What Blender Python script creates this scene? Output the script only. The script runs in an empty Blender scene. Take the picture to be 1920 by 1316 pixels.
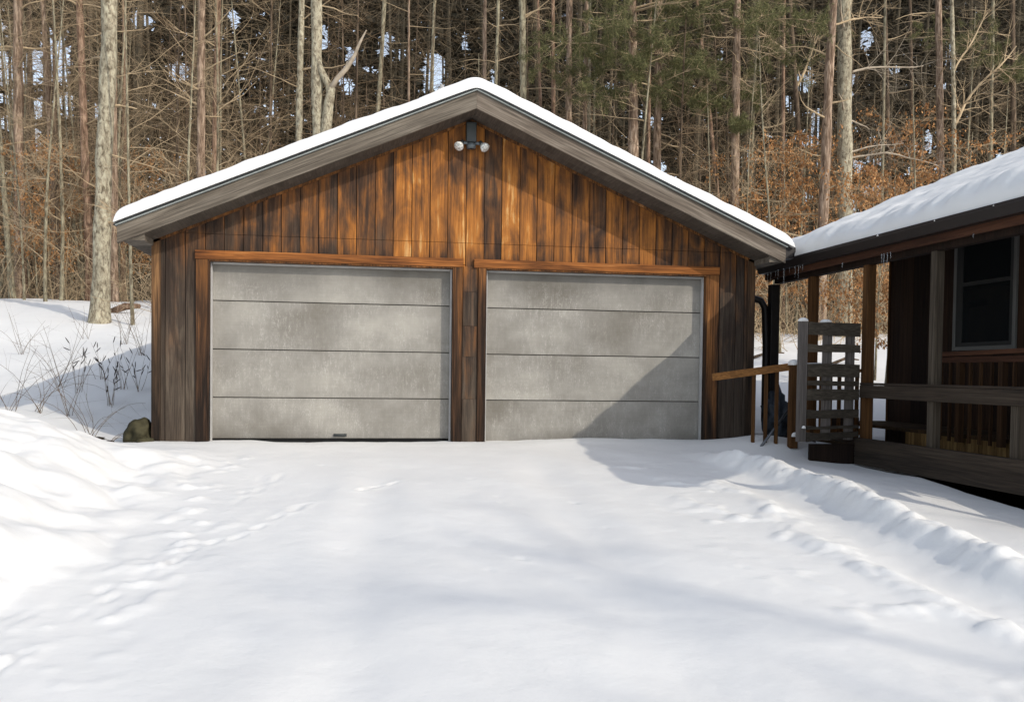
import bpy, math, random
import numpy as np
from mathutils import Vector, Matrix, noise as mnoise
random.seed(7)
RNG = np.random.default_rng(11)
scene = bpy.context.scene
COL = scene.collection

# ------------------------------------------------------------------ camera
F_PX, CY, YAW, PIT, ROL = 1695.0, 744.6, math.radians(9.499), math.radians(-1.617), math.radians(0.734)
CAM = Vector((0, -10.64, 0.81))
cd = bpy.data.cameras.new('camera')
cam = bpy.data.objects.new('camera', cd)
COL.objects.link(cam)
scene.camera = cam
cd.sensor_width = 36
cd.lens = 36 * F_PX / 1920
cd.shift_y = (CY - 658) / 1920
cd.clip_start = 0.05
cd.clip_end = 2000
R0 = Vector((math.cos(YAW), -math.sin(YAW), 0))
F0 = Vector((math.sin(YAW) * math.cos(PIT), math.cos(YAW) * math.cos(PIT), math.sin(PIT)))
U0 = R0.cross(F0)
c_, s_ = math.cos(ROL), math.sin(ROL)
Rr = R0 * c_ + U0 * s_
Ur = U0 * c_ - R0 * s_
m = Matrix((Rr, Ur, -F0)).transposed().to_4x4()
m.translation = CAM
cam.matrix_world = m

# ------------------------------------------------------------------ helpers
def tag(o, label=None, cat=None, group=None, kind=None):
    if label: o['label'] = label
    if cat: o['category'] = cat
    if group: o['group'] = group
    if kind: o['kind'] = kind
    return o

def empty(name, loc, label, cat, group=None):
    o = bpy.data.objects.new(name, None)
    COL.objects.link(o)
    o.location = loc
    o.empty_display_size = 0.2
    return tag(o, label, cat, group)

class MB:
    """collects shapes and links them as one mesh object"""
    def __init__(s):
        s.v = []; s.f = []; s.a = []; s.smooth = []
    def add(s, vs, fs, attr=0.0, smooth=False):
        n = len(s.v)
        s.v.extend([tuple(v) for v in vs])
        s.f.extend([tuple(i + n for i in f) for f in fs])
        s.a.extend([attr] * len(vs))
        s.smooth.extend([smooth] * len(fs))
        return s
    def box(s, x0, x1, y0, y1, z0, z1, attr=0.0, M=None):
        vs = [Vector((x, y, z)) for z in (z0, z1) for x, y in ((x0, y0), (x1, y0), (x1, y1), (x0, y1))]
        if M is not None: vs = [M @ v for v in vs]
        return s.add(vs, [(3, 2, 1, 0), (4, 5, 6, 7), (0, 1, 5, 4), (1, 2, 6, 5), (2, 3, 7, 6), (3, 0, 4, 7)], attr)
    def bar(s, p, q, w, h, attr=0.0, up=Vector((0, 0, 1))):
        """board from p to q, w across, h along up"""
        p, q = Vector(p), Vector(q)
        d = (q - p).normalized()
        side = d.cross(up).normalized()
        u = side.cross(d).normalized()
        vs = []
        for c in (p, q):
            for a, b in ((-1, -1), (1, -1), (1, 1), (-1, 1)):
                vs.append(c + side * (a * w / 2) + u * (b * h / 2))
        return s.add(vs, [(3, 2, 1, 0), (4, 5, 6, 7), (0, 1, 5, 4), (1, 2, 6, 5), (2, 3, 7, 6), (3, 0, 4, 7)], attr)
    def prism(s, poly, axis, a0, a1, attr=0.0):
        """poly of 2-D points extruded along axis ('y': poly in x,z; 'x': poly in y,z)"""
        n = len(poly)
        f = (lambda p, a: (p[0], a, p[1])) if axis == 'y' else (lambda p, a: (a, p[0], p[1]))
        vs = [f(p, a0) for p in poly] + [f(p, a1) for p in poly]
        fs = [tuple(range(n)), tuple(range(2 * n - 1, n - 1, -1))]
        fs += [(i, i + n, (i + 1) % n + n, (i + 1) % n) for i in range(n)]
        return s.add(vs, fs, attr)
    def tube(s, pts, rad, sides=6, attr=0.0, cap=True, smooth=True):
        pts = [Vector(p) for p in pts]
        n = len(pts)
        if not hasattr(rad, '__len__'): rad = [rad] * n
        vs = []
        prev = None
        for i in range(n):
            d = (pts[min(i + 1, n - 1)] - pts[max(i - 1, 0)])
            if d.length < 1e-9: d = Vector((0, 0, 1))
            d.normalize()
            if prev is None:
                a = Vector((1, 0, 0)) if abs(d.x) < 0.8 else Vector((0, 1, 0))
                u = d.cross(a).normalized()
            else:
                u = (prev - d * prev.dot(d))
                if u.length < 1e-6: u = d.orthogonal()
                u.normalize()
            prev = u
            w = d.cross(u)
            for k in range(sides):
                t = 2 * math.pi * k / sides
                vs.append(pts[i] + (u * math.cos(t) + w * math.sin(t)) * rad[i])
        fs = [(i * sides + k, i * sides + (k + 1) % sides, (i + 1) * sides + (k + 1) % sides, (i + 1) * sides + k)
              for i in range(n - 1) for k in range(sides)]
        if cap:
            fs.append(tuple(range(sides - 1, -1, -1)))
            fs.append(tuple((n - 1) * sides + k for k in range(sides)))
        return s.add(vs, fs, attr, smooth)
    def lathe(s, prof, M=None, sides=16, attr=0.0):
        vs = []
        for r, z in prof:
            for k in range(sides):
                t = 2 * math.pi * k / sides
                v = Vector((r * math.cos(t), r * math.sin(t), z))
                vs.append(M @ v if M is not None else v)
        n = len(prof)
        fs = [(i * sides + k, i * sides + (k + 1) % sides, (i + 1) * sides + (k + 1) % sides, (i + 1) * sides + k)
              for i in range(n - 1) for k in range(sides)]
        fs.append(tuple(range(sides - 1, -1, -1)))
        fs.append(tuple((n - 1) * sides + k for k in range(sides)))
        return s.add(vs, fs, attr, True)
    def build(s, name, mat, parent=None, bevel=0, local=False):
        me = bpy.data.meshes.new(name)
        me.from_pydata(s.v, [], s.f)
        me.polygons.foreach_set('use_smooth', s.smooth)
        at = me.attributes.new('brd', 'FLOAT', 'POINT')
        at.data.foreach_set('value', s.a)
        me.materials.append(mat)
        me.update()
        o = bpy.data.objects.new(name, me)
        COL.objects.link(o)
        if parent is not None:
            o.parent = parent
            if not local:
                off = Vector(parent.location)
                if parent.parent is not None: off = Vector((0, 0, 0))
                o.matrix_parent_inverse = Matrix.Translation(-off)
        if bevel:
            b = o.modifiers.new('bevel', 'BEVEL'); b.width = bevel; b.segments = 2; b.limit_method = 'ANGLE'
        return o

def np_mesh(name, V, Fq, mat, smooth=True, parent=None, attr=None):
    """fast mesh from numpy arrays (quads or triangles)"""
    me = bpy.data.meshes.new(name)
    V = np.asarray(V, dtype=np.float32); Fq = np.asarray(Fq, dtype=np.int32)
    k = Fq.shape[1]
    me.vertices.add(len(V)); me.vertices.foreach_set('co', V.ravel())
    me.loops.add(Fq.size); me.loops.foreach_set('vertex_index', Fq.ravel())
    me.polygons.add(len(Fq)); me.polygons.foreach_set('loop_start', np.arange(len(Fq), dtype=np.int32) * k)
    me.polygons.foreach_set('use_smooth', np.full(len(Fq), smooth))
    if attr is not None:
        at = me.attributes.new('brd', 'FLOAT', 'POINT'); at.data.foreach_set('value', np.asarray(attr, dtype=np.float32))
    me.materials.append(mat)
    me.update(calc_edges=True)
    me.validate()
    o = bpy.data.objects.new(name, me)
    COL.objects.link(o)
    if parent is not None: o.parent = parent
    return o

# numpy gradient-ish value noise
_perm = RNG.random((256, 256))
def vnoise(x, y, seed=0):
    x = np.asarray(x) + seed * 17.31; y = np.asarray(y) + seed * 9.77
    xi = np.floor(x).astype(int); yi = np.floor(y).astype(int)
    fx = x - xi; fy = y - yi
    fx = fx * fx * fx * (fx * (fx * 6 - 15) + 10); fy = fy * fy * fy * (fy * (fy * 6 - 15) + 10)
    g = lambda a, b: _perm[a & 255, b & 255]
    return ((g(xi, yi) * (1 - fx) + g(xi + 1, yi) * fx) * (1 - fy) + (g(xi, yi + 1) * (1 - fx) + g(xi + 1, yi + 1) * fx) * fy) * 2 - 1
def fbm(x, y, oct=4, seed=0, gain=.5):
    r = 0; a = 1; t = 0
    for i in range(oct):
        ca, sa = math.cos(i * 1.1 + .4), math.sin(i * 1.1 + .4)
        r = r + a * vnoise((x * ca - y * sa) * 2 ** i, (x * sa + y * ca) * 2 ** i, seed + i); t += a; a *= gain
    return r / t
def S(t):
    t = np.clip(t, 0, 1); return t * t * (3 - 2 * t)

# ------------------------------------------------------------------ materials
class NT:
    def __init__(s, name):
        s.m = bpy.data.materials.new(name); s.m.use_nodes = True
        s.t = s.m.node_tree; s.t.nodes.clear()
        s.out = s.t.nodes.new('ShaderNodeOutputMaterial')
        s.b = s.t.nodes.new('ShaderNodeBsdfPrincipled')
        s.t.links.new(s.b.outputs[0], s.out.inputs[0])
        s.co = s.t.nodes.new('ShaderNodeTexCoord').outputs['Object']
    def n(s, typ, **kw):
        nd = s.t.nodes.new(typ)
        for k, v in kw.items(): setattr(nd, k, v)
        return nd
    def l(s, a, b): s.t.links.new(a, b)
    def setin(s, nd, i, v):
        if hasattr(v, 'is_linked') or isinstance(v, bpy.types.NodeSocket): s.l(v, nd.inputs[i])
        else: nd.inputs[i].default_value = v
    def mapping(s, scale, vec=None, loc=None):
        nd = s.n('ShaderNodeMapping'); s.l(vec or s.co, nd.inputs[0]); nd.inputs['Scale'].default_value = scale
        if loc is not None: s.setin(nd, 'Location', loc)
        return nd.outputs[0]
    def noise(s, scale=1, vec=None, detail=4, rough=.55, dist=0):
        nd = s.n('ShaderNodeTexNoise'); s.l(vec or s.co, nd.inputs['Vector'])
        nd.inputs['Scale'].default_value = scale; nd.inputs['Detail'].default_value = detail
        nd.inputs['Roughness'].default_value = rough; nd.inputs['Distortion'].default_value = dist
        return nd.outputs['Fac']
    def math(s, op, a, b=0.0, clamp=False):
        nd = s.n('ShaderNodeMath', operation=op, use_clamp=clamp); s.setin(nd, 0, a); s.setin(nd, 1, b); return nd.outputs[0]
    def rng(s, v, a, b, c=0.0, d=1.0):
        nd = s.n('ShaderNodeMapRange'); s.setin(nd, 0, v)
        for i, x in enumerate((a, b, c, d)): nd.inputs[i + 1].default_value = x
        return nd.outputs[0]
    def ramp(s, fac, stops, interp='LINEAR'):
        nd = s.n('ShaderNodeValToRGB'); s.l(fac, nd.inputs[0]); cr = nd.color_ramp; cr.interpolation = interp
        while len(cr.elements) < len(stops): cr.elements.new(.5)
        for e, (p, c) in zip(cr.elements, stops): e.position = p; e.color = (*c, 1)
        return nd.outputs[0]
    def mix(s, f, a, b, typ='MIX'):
        nd = s.n('ShaderNodeMix', data_type='RGBA', blend_type=typ)
        s.setin(nd, 0, f)
        for i, v in ((6, a), (7, b)):
            if isinstance(v, tuple): nd.inputs[i].default_value = (*v, 1)
            else: s.l(v, nd.inputs[i])
        return nd.outputs[2]
    def attr(s, name='brd'):
        nd = s.n('ShaderNodeAttribute'); nd.attribute_name = name; return nd.outputs['Fac']
    def sep(s):
        nd = s.n('ShaderNodeSeparateXYZ'); s.l(s.co, nd.inputs[0]); return nd.outputs
    def comb(s, x, y, z):
        nd = s.n('ShaderNodeCombineXYZ')
        for i, v in enumerate((x, y, z)): s.setin(nd, i, v)
        return nd.outputs[0]
    def bump(s, h, strength=.5, dist=.01):
        nd = s.n('ShaderNodeBump'); nd.inputs['Strength'].default_value = strength; nd.inputs['Distance'].default_value = dist
        s.l(h, nd.inputs['Height']); s.l(nd.outputs[0], s.b.inputs['Normal'])
    def done(s, col, rough=.8, spec=.3):
        s.setin(s.b, 'Base Color', (*col, 1) if isinstance(col, tuple) else col)
        s.setin(s.b, 'Roughness', rough); s.b.inputs['Specular IOR Level'].default_value = spec
        return s.m

def flat(name, col, rough=.7, spec=.3, var=.15, scale=6, metallic=0):
    t = NT(name)
    n = t.noise(scale, detail=5)
    c = t.mix(t.rng(n, .3, .7), tuple(x * (1 - var) for x in col), tuple(min(1, x * (1 + var)) for x in col))
    t.b.inputs['Metallic'].default_value = metallic
    return t.done(c, rough, spec)

def m_snow():
    t = NT('snow')
    n = t.noise(1.3, detail=6)
    c = t.mix(t.rng(n, .3, .7), (.765, .754, .73), (.81, .797, .77))
    g = t.noise(60, detail=4, rough=.7); g2 = t.noise(9, detail=4)
    g3 = t.noise(2.6, detail=5, rough=.6)
    t.bump(t.math('ADD', t.math('ADD', t.math('MULTIPLY', g, .10), t.math('MULTIPLY', g2, .5)), t.math('MULTIPLY', g3, 1.2)), .45, .014)
    return t.done(c, .75, .25)
SNOW = m_snow()

def wood(name, stops, axis='z', grain=1.0, brd_amt=.35, streak=.55, off=0.0, scale=1.0, bias=None, rough=.85, rot=0.0):
    """weathered wood: colour from stretched noise plus a random value per board"""
    t = NT(name)
    b = t.attr()
    if rot:
        rn = t.n('ShaderNodeMapping'); t.l(t.co, rn.inputs[0]); rn.inputs['Rotation'].default_value = (0, rot, 0); t.co = rn.outputs[0]
    o = t.math('MULTIPLY', b, 37.0)
    off3 = t.comb(o, o, o)
    lo = {'z': (5, 5, .55), 'x': (.55, 5, 5), 'y': (5, .55, 5)}[axis]
    hi = {'z': (55, 55, 1.6), 'x': (1.6, 55, 55), 'y': (55, 1.6, 55)}[axis]
    lo = tuple(x * scale for x in lo)
    n1 = t.noise(1, t.mapping(lo, loc=off3), detail=5, rough=.6, dist=.6)
    n2 = t.noise(1, t.mapping(hi, loc=off3), detail=3, rough=.6, dist=.8)
    f = t.math('ADD', t.math('MULTIPLY', t.rng(n1, .25, .75), streak), t.math('MULTIPLY', b, brd_amt))
    f = t.math('ADD', f, off)
    if bias: f = t.math('ADD', f, bias(t))
    f = t.math('ADD', f, t.math('MULTIPLY', t.math('SUBTRACT', n2, .5), .35 * grain), True)
    col = t.ramp(f, stops)
    g = t.rng(n2, .3, .7, 1 - .45 * grain, 1 + .1 * grain)
    col = t.mix(1.0, col, t.comb(g, g, g), 'MULTIPLY')
    t.bump(n2, .5, .004)
    return t.done(col, rough, .2)

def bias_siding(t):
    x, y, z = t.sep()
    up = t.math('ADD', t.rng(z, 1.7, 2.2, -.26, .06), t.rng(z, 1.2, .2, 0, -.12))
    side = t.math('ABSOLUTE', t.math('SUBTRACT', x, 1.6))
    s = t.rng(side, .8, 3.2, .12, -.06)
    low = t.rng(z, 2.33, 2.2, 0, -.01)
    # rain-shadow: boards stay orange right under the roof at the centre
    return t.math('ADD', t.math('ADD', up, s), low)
def siding_mat():
    t = NT('weathered_siding')
    x, y, z = t.sep()
    b = t.attr()
    o = t.math('MULTIPLY', b, 41.0); off3 = t.comb(o, o, o)
    n1 = t.noise(1, t.mapping((11, 11, .75), loc=off3), detail=6, rough=.66, dist=.9)
    blot = t.noise(1, t.mapping((3.2, 3, 1.4), loc=off3), detail=5, rough=.6, dist=.5)
    n2 = t.noise(1, t.mapping((80, 80, 2.2), loc=off3), detail=3, rough=.6, dist=.4)
    wv = t.n('ShaderNodeTexWave', wave_type='BANDS', bands_direction='X')
    t.l(t.mapping((14, 14, 1.3), loc=off3), wv.inputs[0]); wv.inputs['Scale'].default_value = 1.6; wv.inputs['Distortion'].default_value = 9
    wv.inputs['Detail'].default_value = 3; wv.inputs['Detail Scale'].default_value = .7
    wave = wv.outputs['Fac']
    n4 = t.noise(1, t.mapping((6.5, 6, .42), loc=off3), detail=2, rough=.5, dist=1.5)
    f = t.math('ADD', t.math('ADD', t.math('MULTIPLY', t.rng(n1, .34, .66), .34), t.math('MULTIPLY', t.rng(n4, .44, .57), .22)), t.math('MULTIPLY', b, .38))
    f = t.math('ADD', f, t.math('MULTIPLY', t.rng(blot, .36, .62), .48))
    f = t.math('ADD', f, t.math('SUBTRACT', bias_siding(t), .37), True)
    col = t.ramp(f, [(0, (.028, .016, .011)), (.2, (.062, .031, .017)), (.38, (.125, .055, .022)), (.6, (.26, .10, .026)), (.85, (.45, .17, .034)), (1, (.60, .33, .12))])
    # silver-grey weathering on some boards and low on the wall
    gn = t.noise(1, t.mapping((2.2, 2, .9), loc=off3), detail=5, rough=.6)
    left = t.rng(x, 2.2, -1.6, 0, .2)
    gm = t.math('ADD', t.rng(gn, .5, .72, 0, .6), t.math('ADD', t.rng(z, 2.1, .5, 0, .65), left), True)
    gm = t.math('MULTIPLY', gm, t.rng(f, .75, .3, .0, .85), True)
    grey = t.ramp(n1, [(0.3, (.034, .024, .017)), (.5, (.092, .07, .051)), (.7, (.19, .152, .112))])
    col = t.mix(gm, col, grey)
    g = t.rng(n2, .3, .7, .62, 1.15)
    col = t.mix(1.0, col, t.comb(g, g, g), 'MULTIPLY')
    w = t.rng(wave, 0, 1, .72, 1.12)
    col = t.mix(.75, col, t.comb(w, w, w), 'MULTIPLY')
    # dark stain at the board joints
    t.bump(t.math('ADD', n2, t.math('MULTIPLY', wave, .5)), .5, .004)
    return t.done(col, .8, .25)
SIDING = siding_mat()
TRIM0 = wood('orange_trim', [(0, (.10, .035, .014)), (.4, (.27, .09, .022)), (.75, (.46, .175, .04)), (1, (.56, .28, .10))], 'z', 1, .3, .6, .05)
def bias_trimlow(t):
    x, y, z = t.sep(); return t.rng(z, 1.9, .2, .2, -.3)
TRIMV = wood('orange_trim_upright', [(0, (.022, .014, .010)), (.35, (.075, .038, .02)), (.7, (.23, .095, .03)), (1, (.42, .20, .075))], 'z', 1.3, .3, .75, -.1, 1.6, bias_trimlow)
TRIMH = wood('orange_trim_level', [(0, (.05, .02, .011)), (.3, (.17, .062, .02)), (.65, (.36, .13, .034)), (1, (.52, .25, .09))], 'x', 1.3, .2, .85, .0, 1.6)
TH = math.atan(.433)
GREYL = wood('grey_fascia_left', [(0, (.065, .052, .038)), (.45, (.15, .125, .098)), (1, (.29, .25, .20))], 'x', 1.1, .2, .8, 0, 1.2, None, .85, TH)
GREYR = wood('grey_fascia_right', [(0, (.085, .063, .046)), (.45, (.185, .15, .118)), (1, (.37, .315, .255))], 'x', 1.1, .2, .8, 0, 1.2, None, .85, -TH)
GREYX = GREYL
SOFF = wood('dark_soffit', [(0, (.06, .048, .038)), (.5, (.12, .098, .078)), (1, (.19, .16, .13))], 'y', .7, .3, .6)
CORNERM = wood('corner_board_wood', [(0, (.02, .014, .010)), (.4, (.065, .04, .025)), (.75, (.16, .085, .04)), (1, (.32, .17, .07))], 'z', 1.3, .2, .7, -.05, 1.4, bias_trimlow)
GREYZ = wood('grey_post_wood', [(0, (.03, .025, .02)), (.5, (.07, .055, .04)), (1, (.14, .115, .085))], 'z', 1, .35, .6)
GREYY = wood('grey_rail_wood', [(0, (.025, .019, .015)), (.5, (.055, .04, .028)), (1, (.10, .078, .058))], 'y', 1, .3, .6)
GATEW = wood('pallet_wood', [(0, (.030, .024, .018)), (.5, (.068, .056, .042)), (1, (.135, .113, .086))], 'x', 1, .45, .5)
GATEZ = wood('pallet_stile_wood', [(0, (.05, .042, .037)), (.5, (.115, .10, .09)), (1, (.21, .185, .17))], 'z', 1, .45, .5)
BROWNZ = wood('brown_post_wood', [(0, (.03, .015, .007)), (.5, (.10, .045, .015)), (1, (.2, .1, .035))], 'z', 1, .3, .6)
BROWNX = wood('brown_rail_wood', [(0, (.10, .045, .018)), (.5, (.28, .125, .038)), (1, (.42, .21, .07))], 'x', 1, .3, .6)
BROWNY = wood('brown_eave_wood', [(0, (.025, .013, .009)), (.5, (.075, .032, .018)), (1, (.14, .06, .03))], 'y', .8, .3, .6)
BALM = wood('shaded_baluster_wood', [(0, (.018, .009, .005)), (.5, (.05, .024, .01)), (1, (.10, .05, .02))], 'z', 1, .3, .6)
DARKZ = wood('dark_house_siding', [(0, (.007, .004, .003)), (.5, (.026, .014, .009)), (1, (.06, .03, .016))], 'z', 1, .5, .5)
DARKY = wood('dark_deck_boards', [(0, (.015, .009, .006)), (.5, (.045, .026, .012)), (1, (.10, .055, .024))], 'x', 1, .5, .5)
YELLOWZ = wood('tan_slat_wood', [(0, (.08, .045, .015)), (.5, (.19, .11, .04)), (1, (.3, .19, .075))], 'z', 1, .5, .5)

def door_mat():
    t = NT('garage_door_panel')
    x, y, z = t.sep()
    o = t.math('MULTIPLY', t.attr(), 23.0); off3 = t.comb(o, o, o)
    big = t.noise(1.1, t.mapping((1, 1, 1.2), loc=off3), detail=5, rough=.6)
    fl = t.noise(1, t.mapping((75, 75, 34), loc=off3), detail=6, rough=.85, dist=.3)
    fl2 = t.noise(1, t.mapping((26, 26, 5), loc=off3), detail=5, rough=.65)
    hz = t.noise(1, t.mapping((2.5, 2, 95), loc=off3), detail=3, rough=.5, dist=.6)
    c = t.ramp(big, [(.3, (.165, .150, .125)), (.5, (.245, .23, .203)), (.68, (.35, .33, .29))])  # broad mottling, with blotchy sun patches painted into the panel colour
    speck = t.math('MULTIPLY', t.rng(fl, .46, .66), t.rng(fl2, .38, .62), True)
    speck = t.math('MULTIPLY', speck, t.rng(t.noise(2.2, t.mapping((1, 1, 1), loc=off3), detail=3), .38, .62, .25, 1.1))
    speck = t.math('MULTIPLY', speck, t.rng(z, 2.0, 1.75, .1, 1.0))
    c = t.mix(t.math('MULTIPLY', speck, .65), c, (.54, .515, .47))
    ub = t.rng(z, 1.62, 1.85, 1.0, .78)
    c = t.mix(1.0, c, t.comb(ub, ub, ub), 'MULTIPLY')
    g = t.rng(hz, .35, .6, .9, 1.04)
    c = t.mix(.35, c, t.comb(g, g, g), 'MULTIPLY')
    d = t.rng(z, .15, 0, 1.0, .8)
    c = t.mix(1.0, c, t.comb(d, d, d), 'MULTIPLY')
    t.bump(t.math('ADD', hz, fl), .25, .003)
    return t.done(c, .6, .3)
DOOR = door_mat()
WHITEP = flat('white_painted_stop', (.40, .39, .375), .6, .3, .12, 8)
BLACK = flat('black_rubber', (.012, .012, .012), .8, .1)
DRIP = flat('green_grey_drip_edge', (.26, .28, .27), .6, .3)
SHING = flat('asphalt_shingle', (.04, .045, .045), .9, .1, .4, 40)
GUT = flat('dark_brown_gutter', (.014, .010, .009), .5, .4)
HSG = flat('dark_fixture_metal', (.03, .036, .036), .45, .5)
FIXG = flat('grey_fixture_metal', (.12, .14, .15), .4, .5)
DIRT = flat('bare_soil', (.025, .018, .012), .95, .1, .5, 9)
METAL = flat('grey_metal_pole', (.10, .105, .115), .4, .5, .2, 10, .6)
VINYL = flat('white_vinyl_frame', (.13, .13, .125), .5, .4, .08)
SASH = flat('grey_sash', (.025, .027, .027), .5, .4, .08)
STONE = flat('mossy_stone', (.05, .045, .026), .95, .1, .6, 7)
TARP = flat('dark_blue_tarp', (.03, .036, .045), .6, .3, .5, 9)
def glassmat(name, col=(.01, .012, .013), rough=.06):
    t = NT(name); return t.done(col, rough, .5)
PANE = glassmat('dark_window_glass')
t = NT('floodlight_bulb_glass'); BULB = t.done(t.mix(t.rng(t.noise(45, detail=3), .35, .65), (.3, .3, .28), (.95, .94, .88)), .12, .8); t.b.inputs['Coat Weight'].default_value = .6
t = NT('ice'); t.b.inputs['Transmission Weight'].default_value = .85; t.b.inputs['IOR'].default_value = 1.3; ICE = t.done((.92, .95, .98), .12, .5)

def bark(name, dark, light, lichen=None, lich_amt=0.0, sc=1.0, vert=2.6):
    t = NT(name)
    n = t.noise(1, t.mapping((16 * sc, 16 * sc, vert * sc)), detail=6, rough=.65, dist=.8)
    n2 = t.noise(1, t.mapping((3, 3, 1.2)), detail=5, rough=.6)
    c = t.ramp(n, [(.32, tuple(x * .45 for x in dark)), (.46, dark), (.66, light)])
    if lichen:
        n3 = t.noise(1, t.mapping((14, 14, 7)), detail=6, rough=.8)
        c = t.mix(t.math('MULTIPLY', t.rng(n3, .36, .68, 0, .75), t.rng(n, .35, .55)), c, lichen)
    g = t.rng(n2, .3, .7, .75, 1.15)
    c = t.mix(1.0, c, t.comb(g, g, g), 'MULTIPLY')
    t.bump(n, 1.0, .03)
    return t.done(c, .95, .1)
B_PINE = bark('pine_bark', (.19, .128, .088), (.48, .36, .265))
B_RED = bark('reddish_pine_bark', (.17, .105, .07), (.42, .285, .2))
B_PALE = bark('pale_lichen_bark', (.22, .18, .125), (.42, .365, .26), (.56, .525, .39), .8, 1.0, 7.0)
B_GREY = bark('grey_mottled_bark', (.17, .135, .09), (.38, .32, .22), (.40, .385, .27), .5, 1.0, 5.0)
B_DARK = bark('dark_bark', (.09, .065, .045), (.2, .145, .10))  # darker brown bark tone
TWIG = flat('tan_twig_bark', (.41, .31, .195), .9, .1, .35, 3)
TWIG2 = flat('brown_twig_bark', (.22, .155, .095), .9, .1, .4, 3)
DEAD = flat('dead_limb_wood', (.36, .30, .23), .9, .1, .3, 6)
def leafmat(name, a, b):
    t = NT(name)
    t.b.inputs['Subsurface Weight'].default_value = 0
    return t.done(t.mix(t.attr(), a, b), .7, .15)
BEECH = leafmat('dry_beech_leaf', (.24, .10, .034), (.52, .28, .115))
NEEDLE = leafmat('pine_needles', (.055, .06, .022), (.20, .19, .085))
FARN = leafmat('far_dark_needles', (.010, .010, .006), (.18, .138, .088))
t = NT('dry_weed_stem'); WEED = t.done(t.mix(t.attr(), (.16, .115, .075), (.035, .028, .022)), .9, .1)
WEEDD = flat('dark_weed_pod', (.035, .028, .022), .9, .1, .3, 5)

# ------------------------------------------------------------------ world and sun
SUND = Vector((.422, -.5, .377)).normalized()
w = bpy.data.worlds.new('World'); scene.world = w; w.use_nodes = True
nt = w.node_tree
sky = nt.nodes.new('ShaderNodeTexSky'); sky.sky_type = 'NISHITA'; sky.sun_disc = False
sky.sun_elevation = math.asin(SUND.z); sky.sun_rotation = math.atan2(SUND.x, SUND.y)
hs = nt.nodes.new('ShaderNodeHueSaturation'); hs.inputs['Saturation'].default_value = .55
nt.links.new(sky.outputs[0], hs.inputs['Color']); nt.links.new(hs.outputs[0], nt.nodes['Background'].inputs[0])
nt.nodes['Background'].inputs[1].default_value = .245
sl = bpy.data.lights.new('sun', 'SUN'); sl.energy = 2.35; sl.angle = math.radians(.5); sl.color = (1, .925, .80)
so = bpy.data.objects.new('sun', sl); COL.objects.link(so)
so.rotation_euler = SUND.to_track_quat('Z', 'Y').to_euler(); so.location = (10, -20, 20)
scene.view_settings.view_transform = 'Standard'; scene.view_settings.look = 'None'; scene.view_settings.exposure = 0

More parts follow.
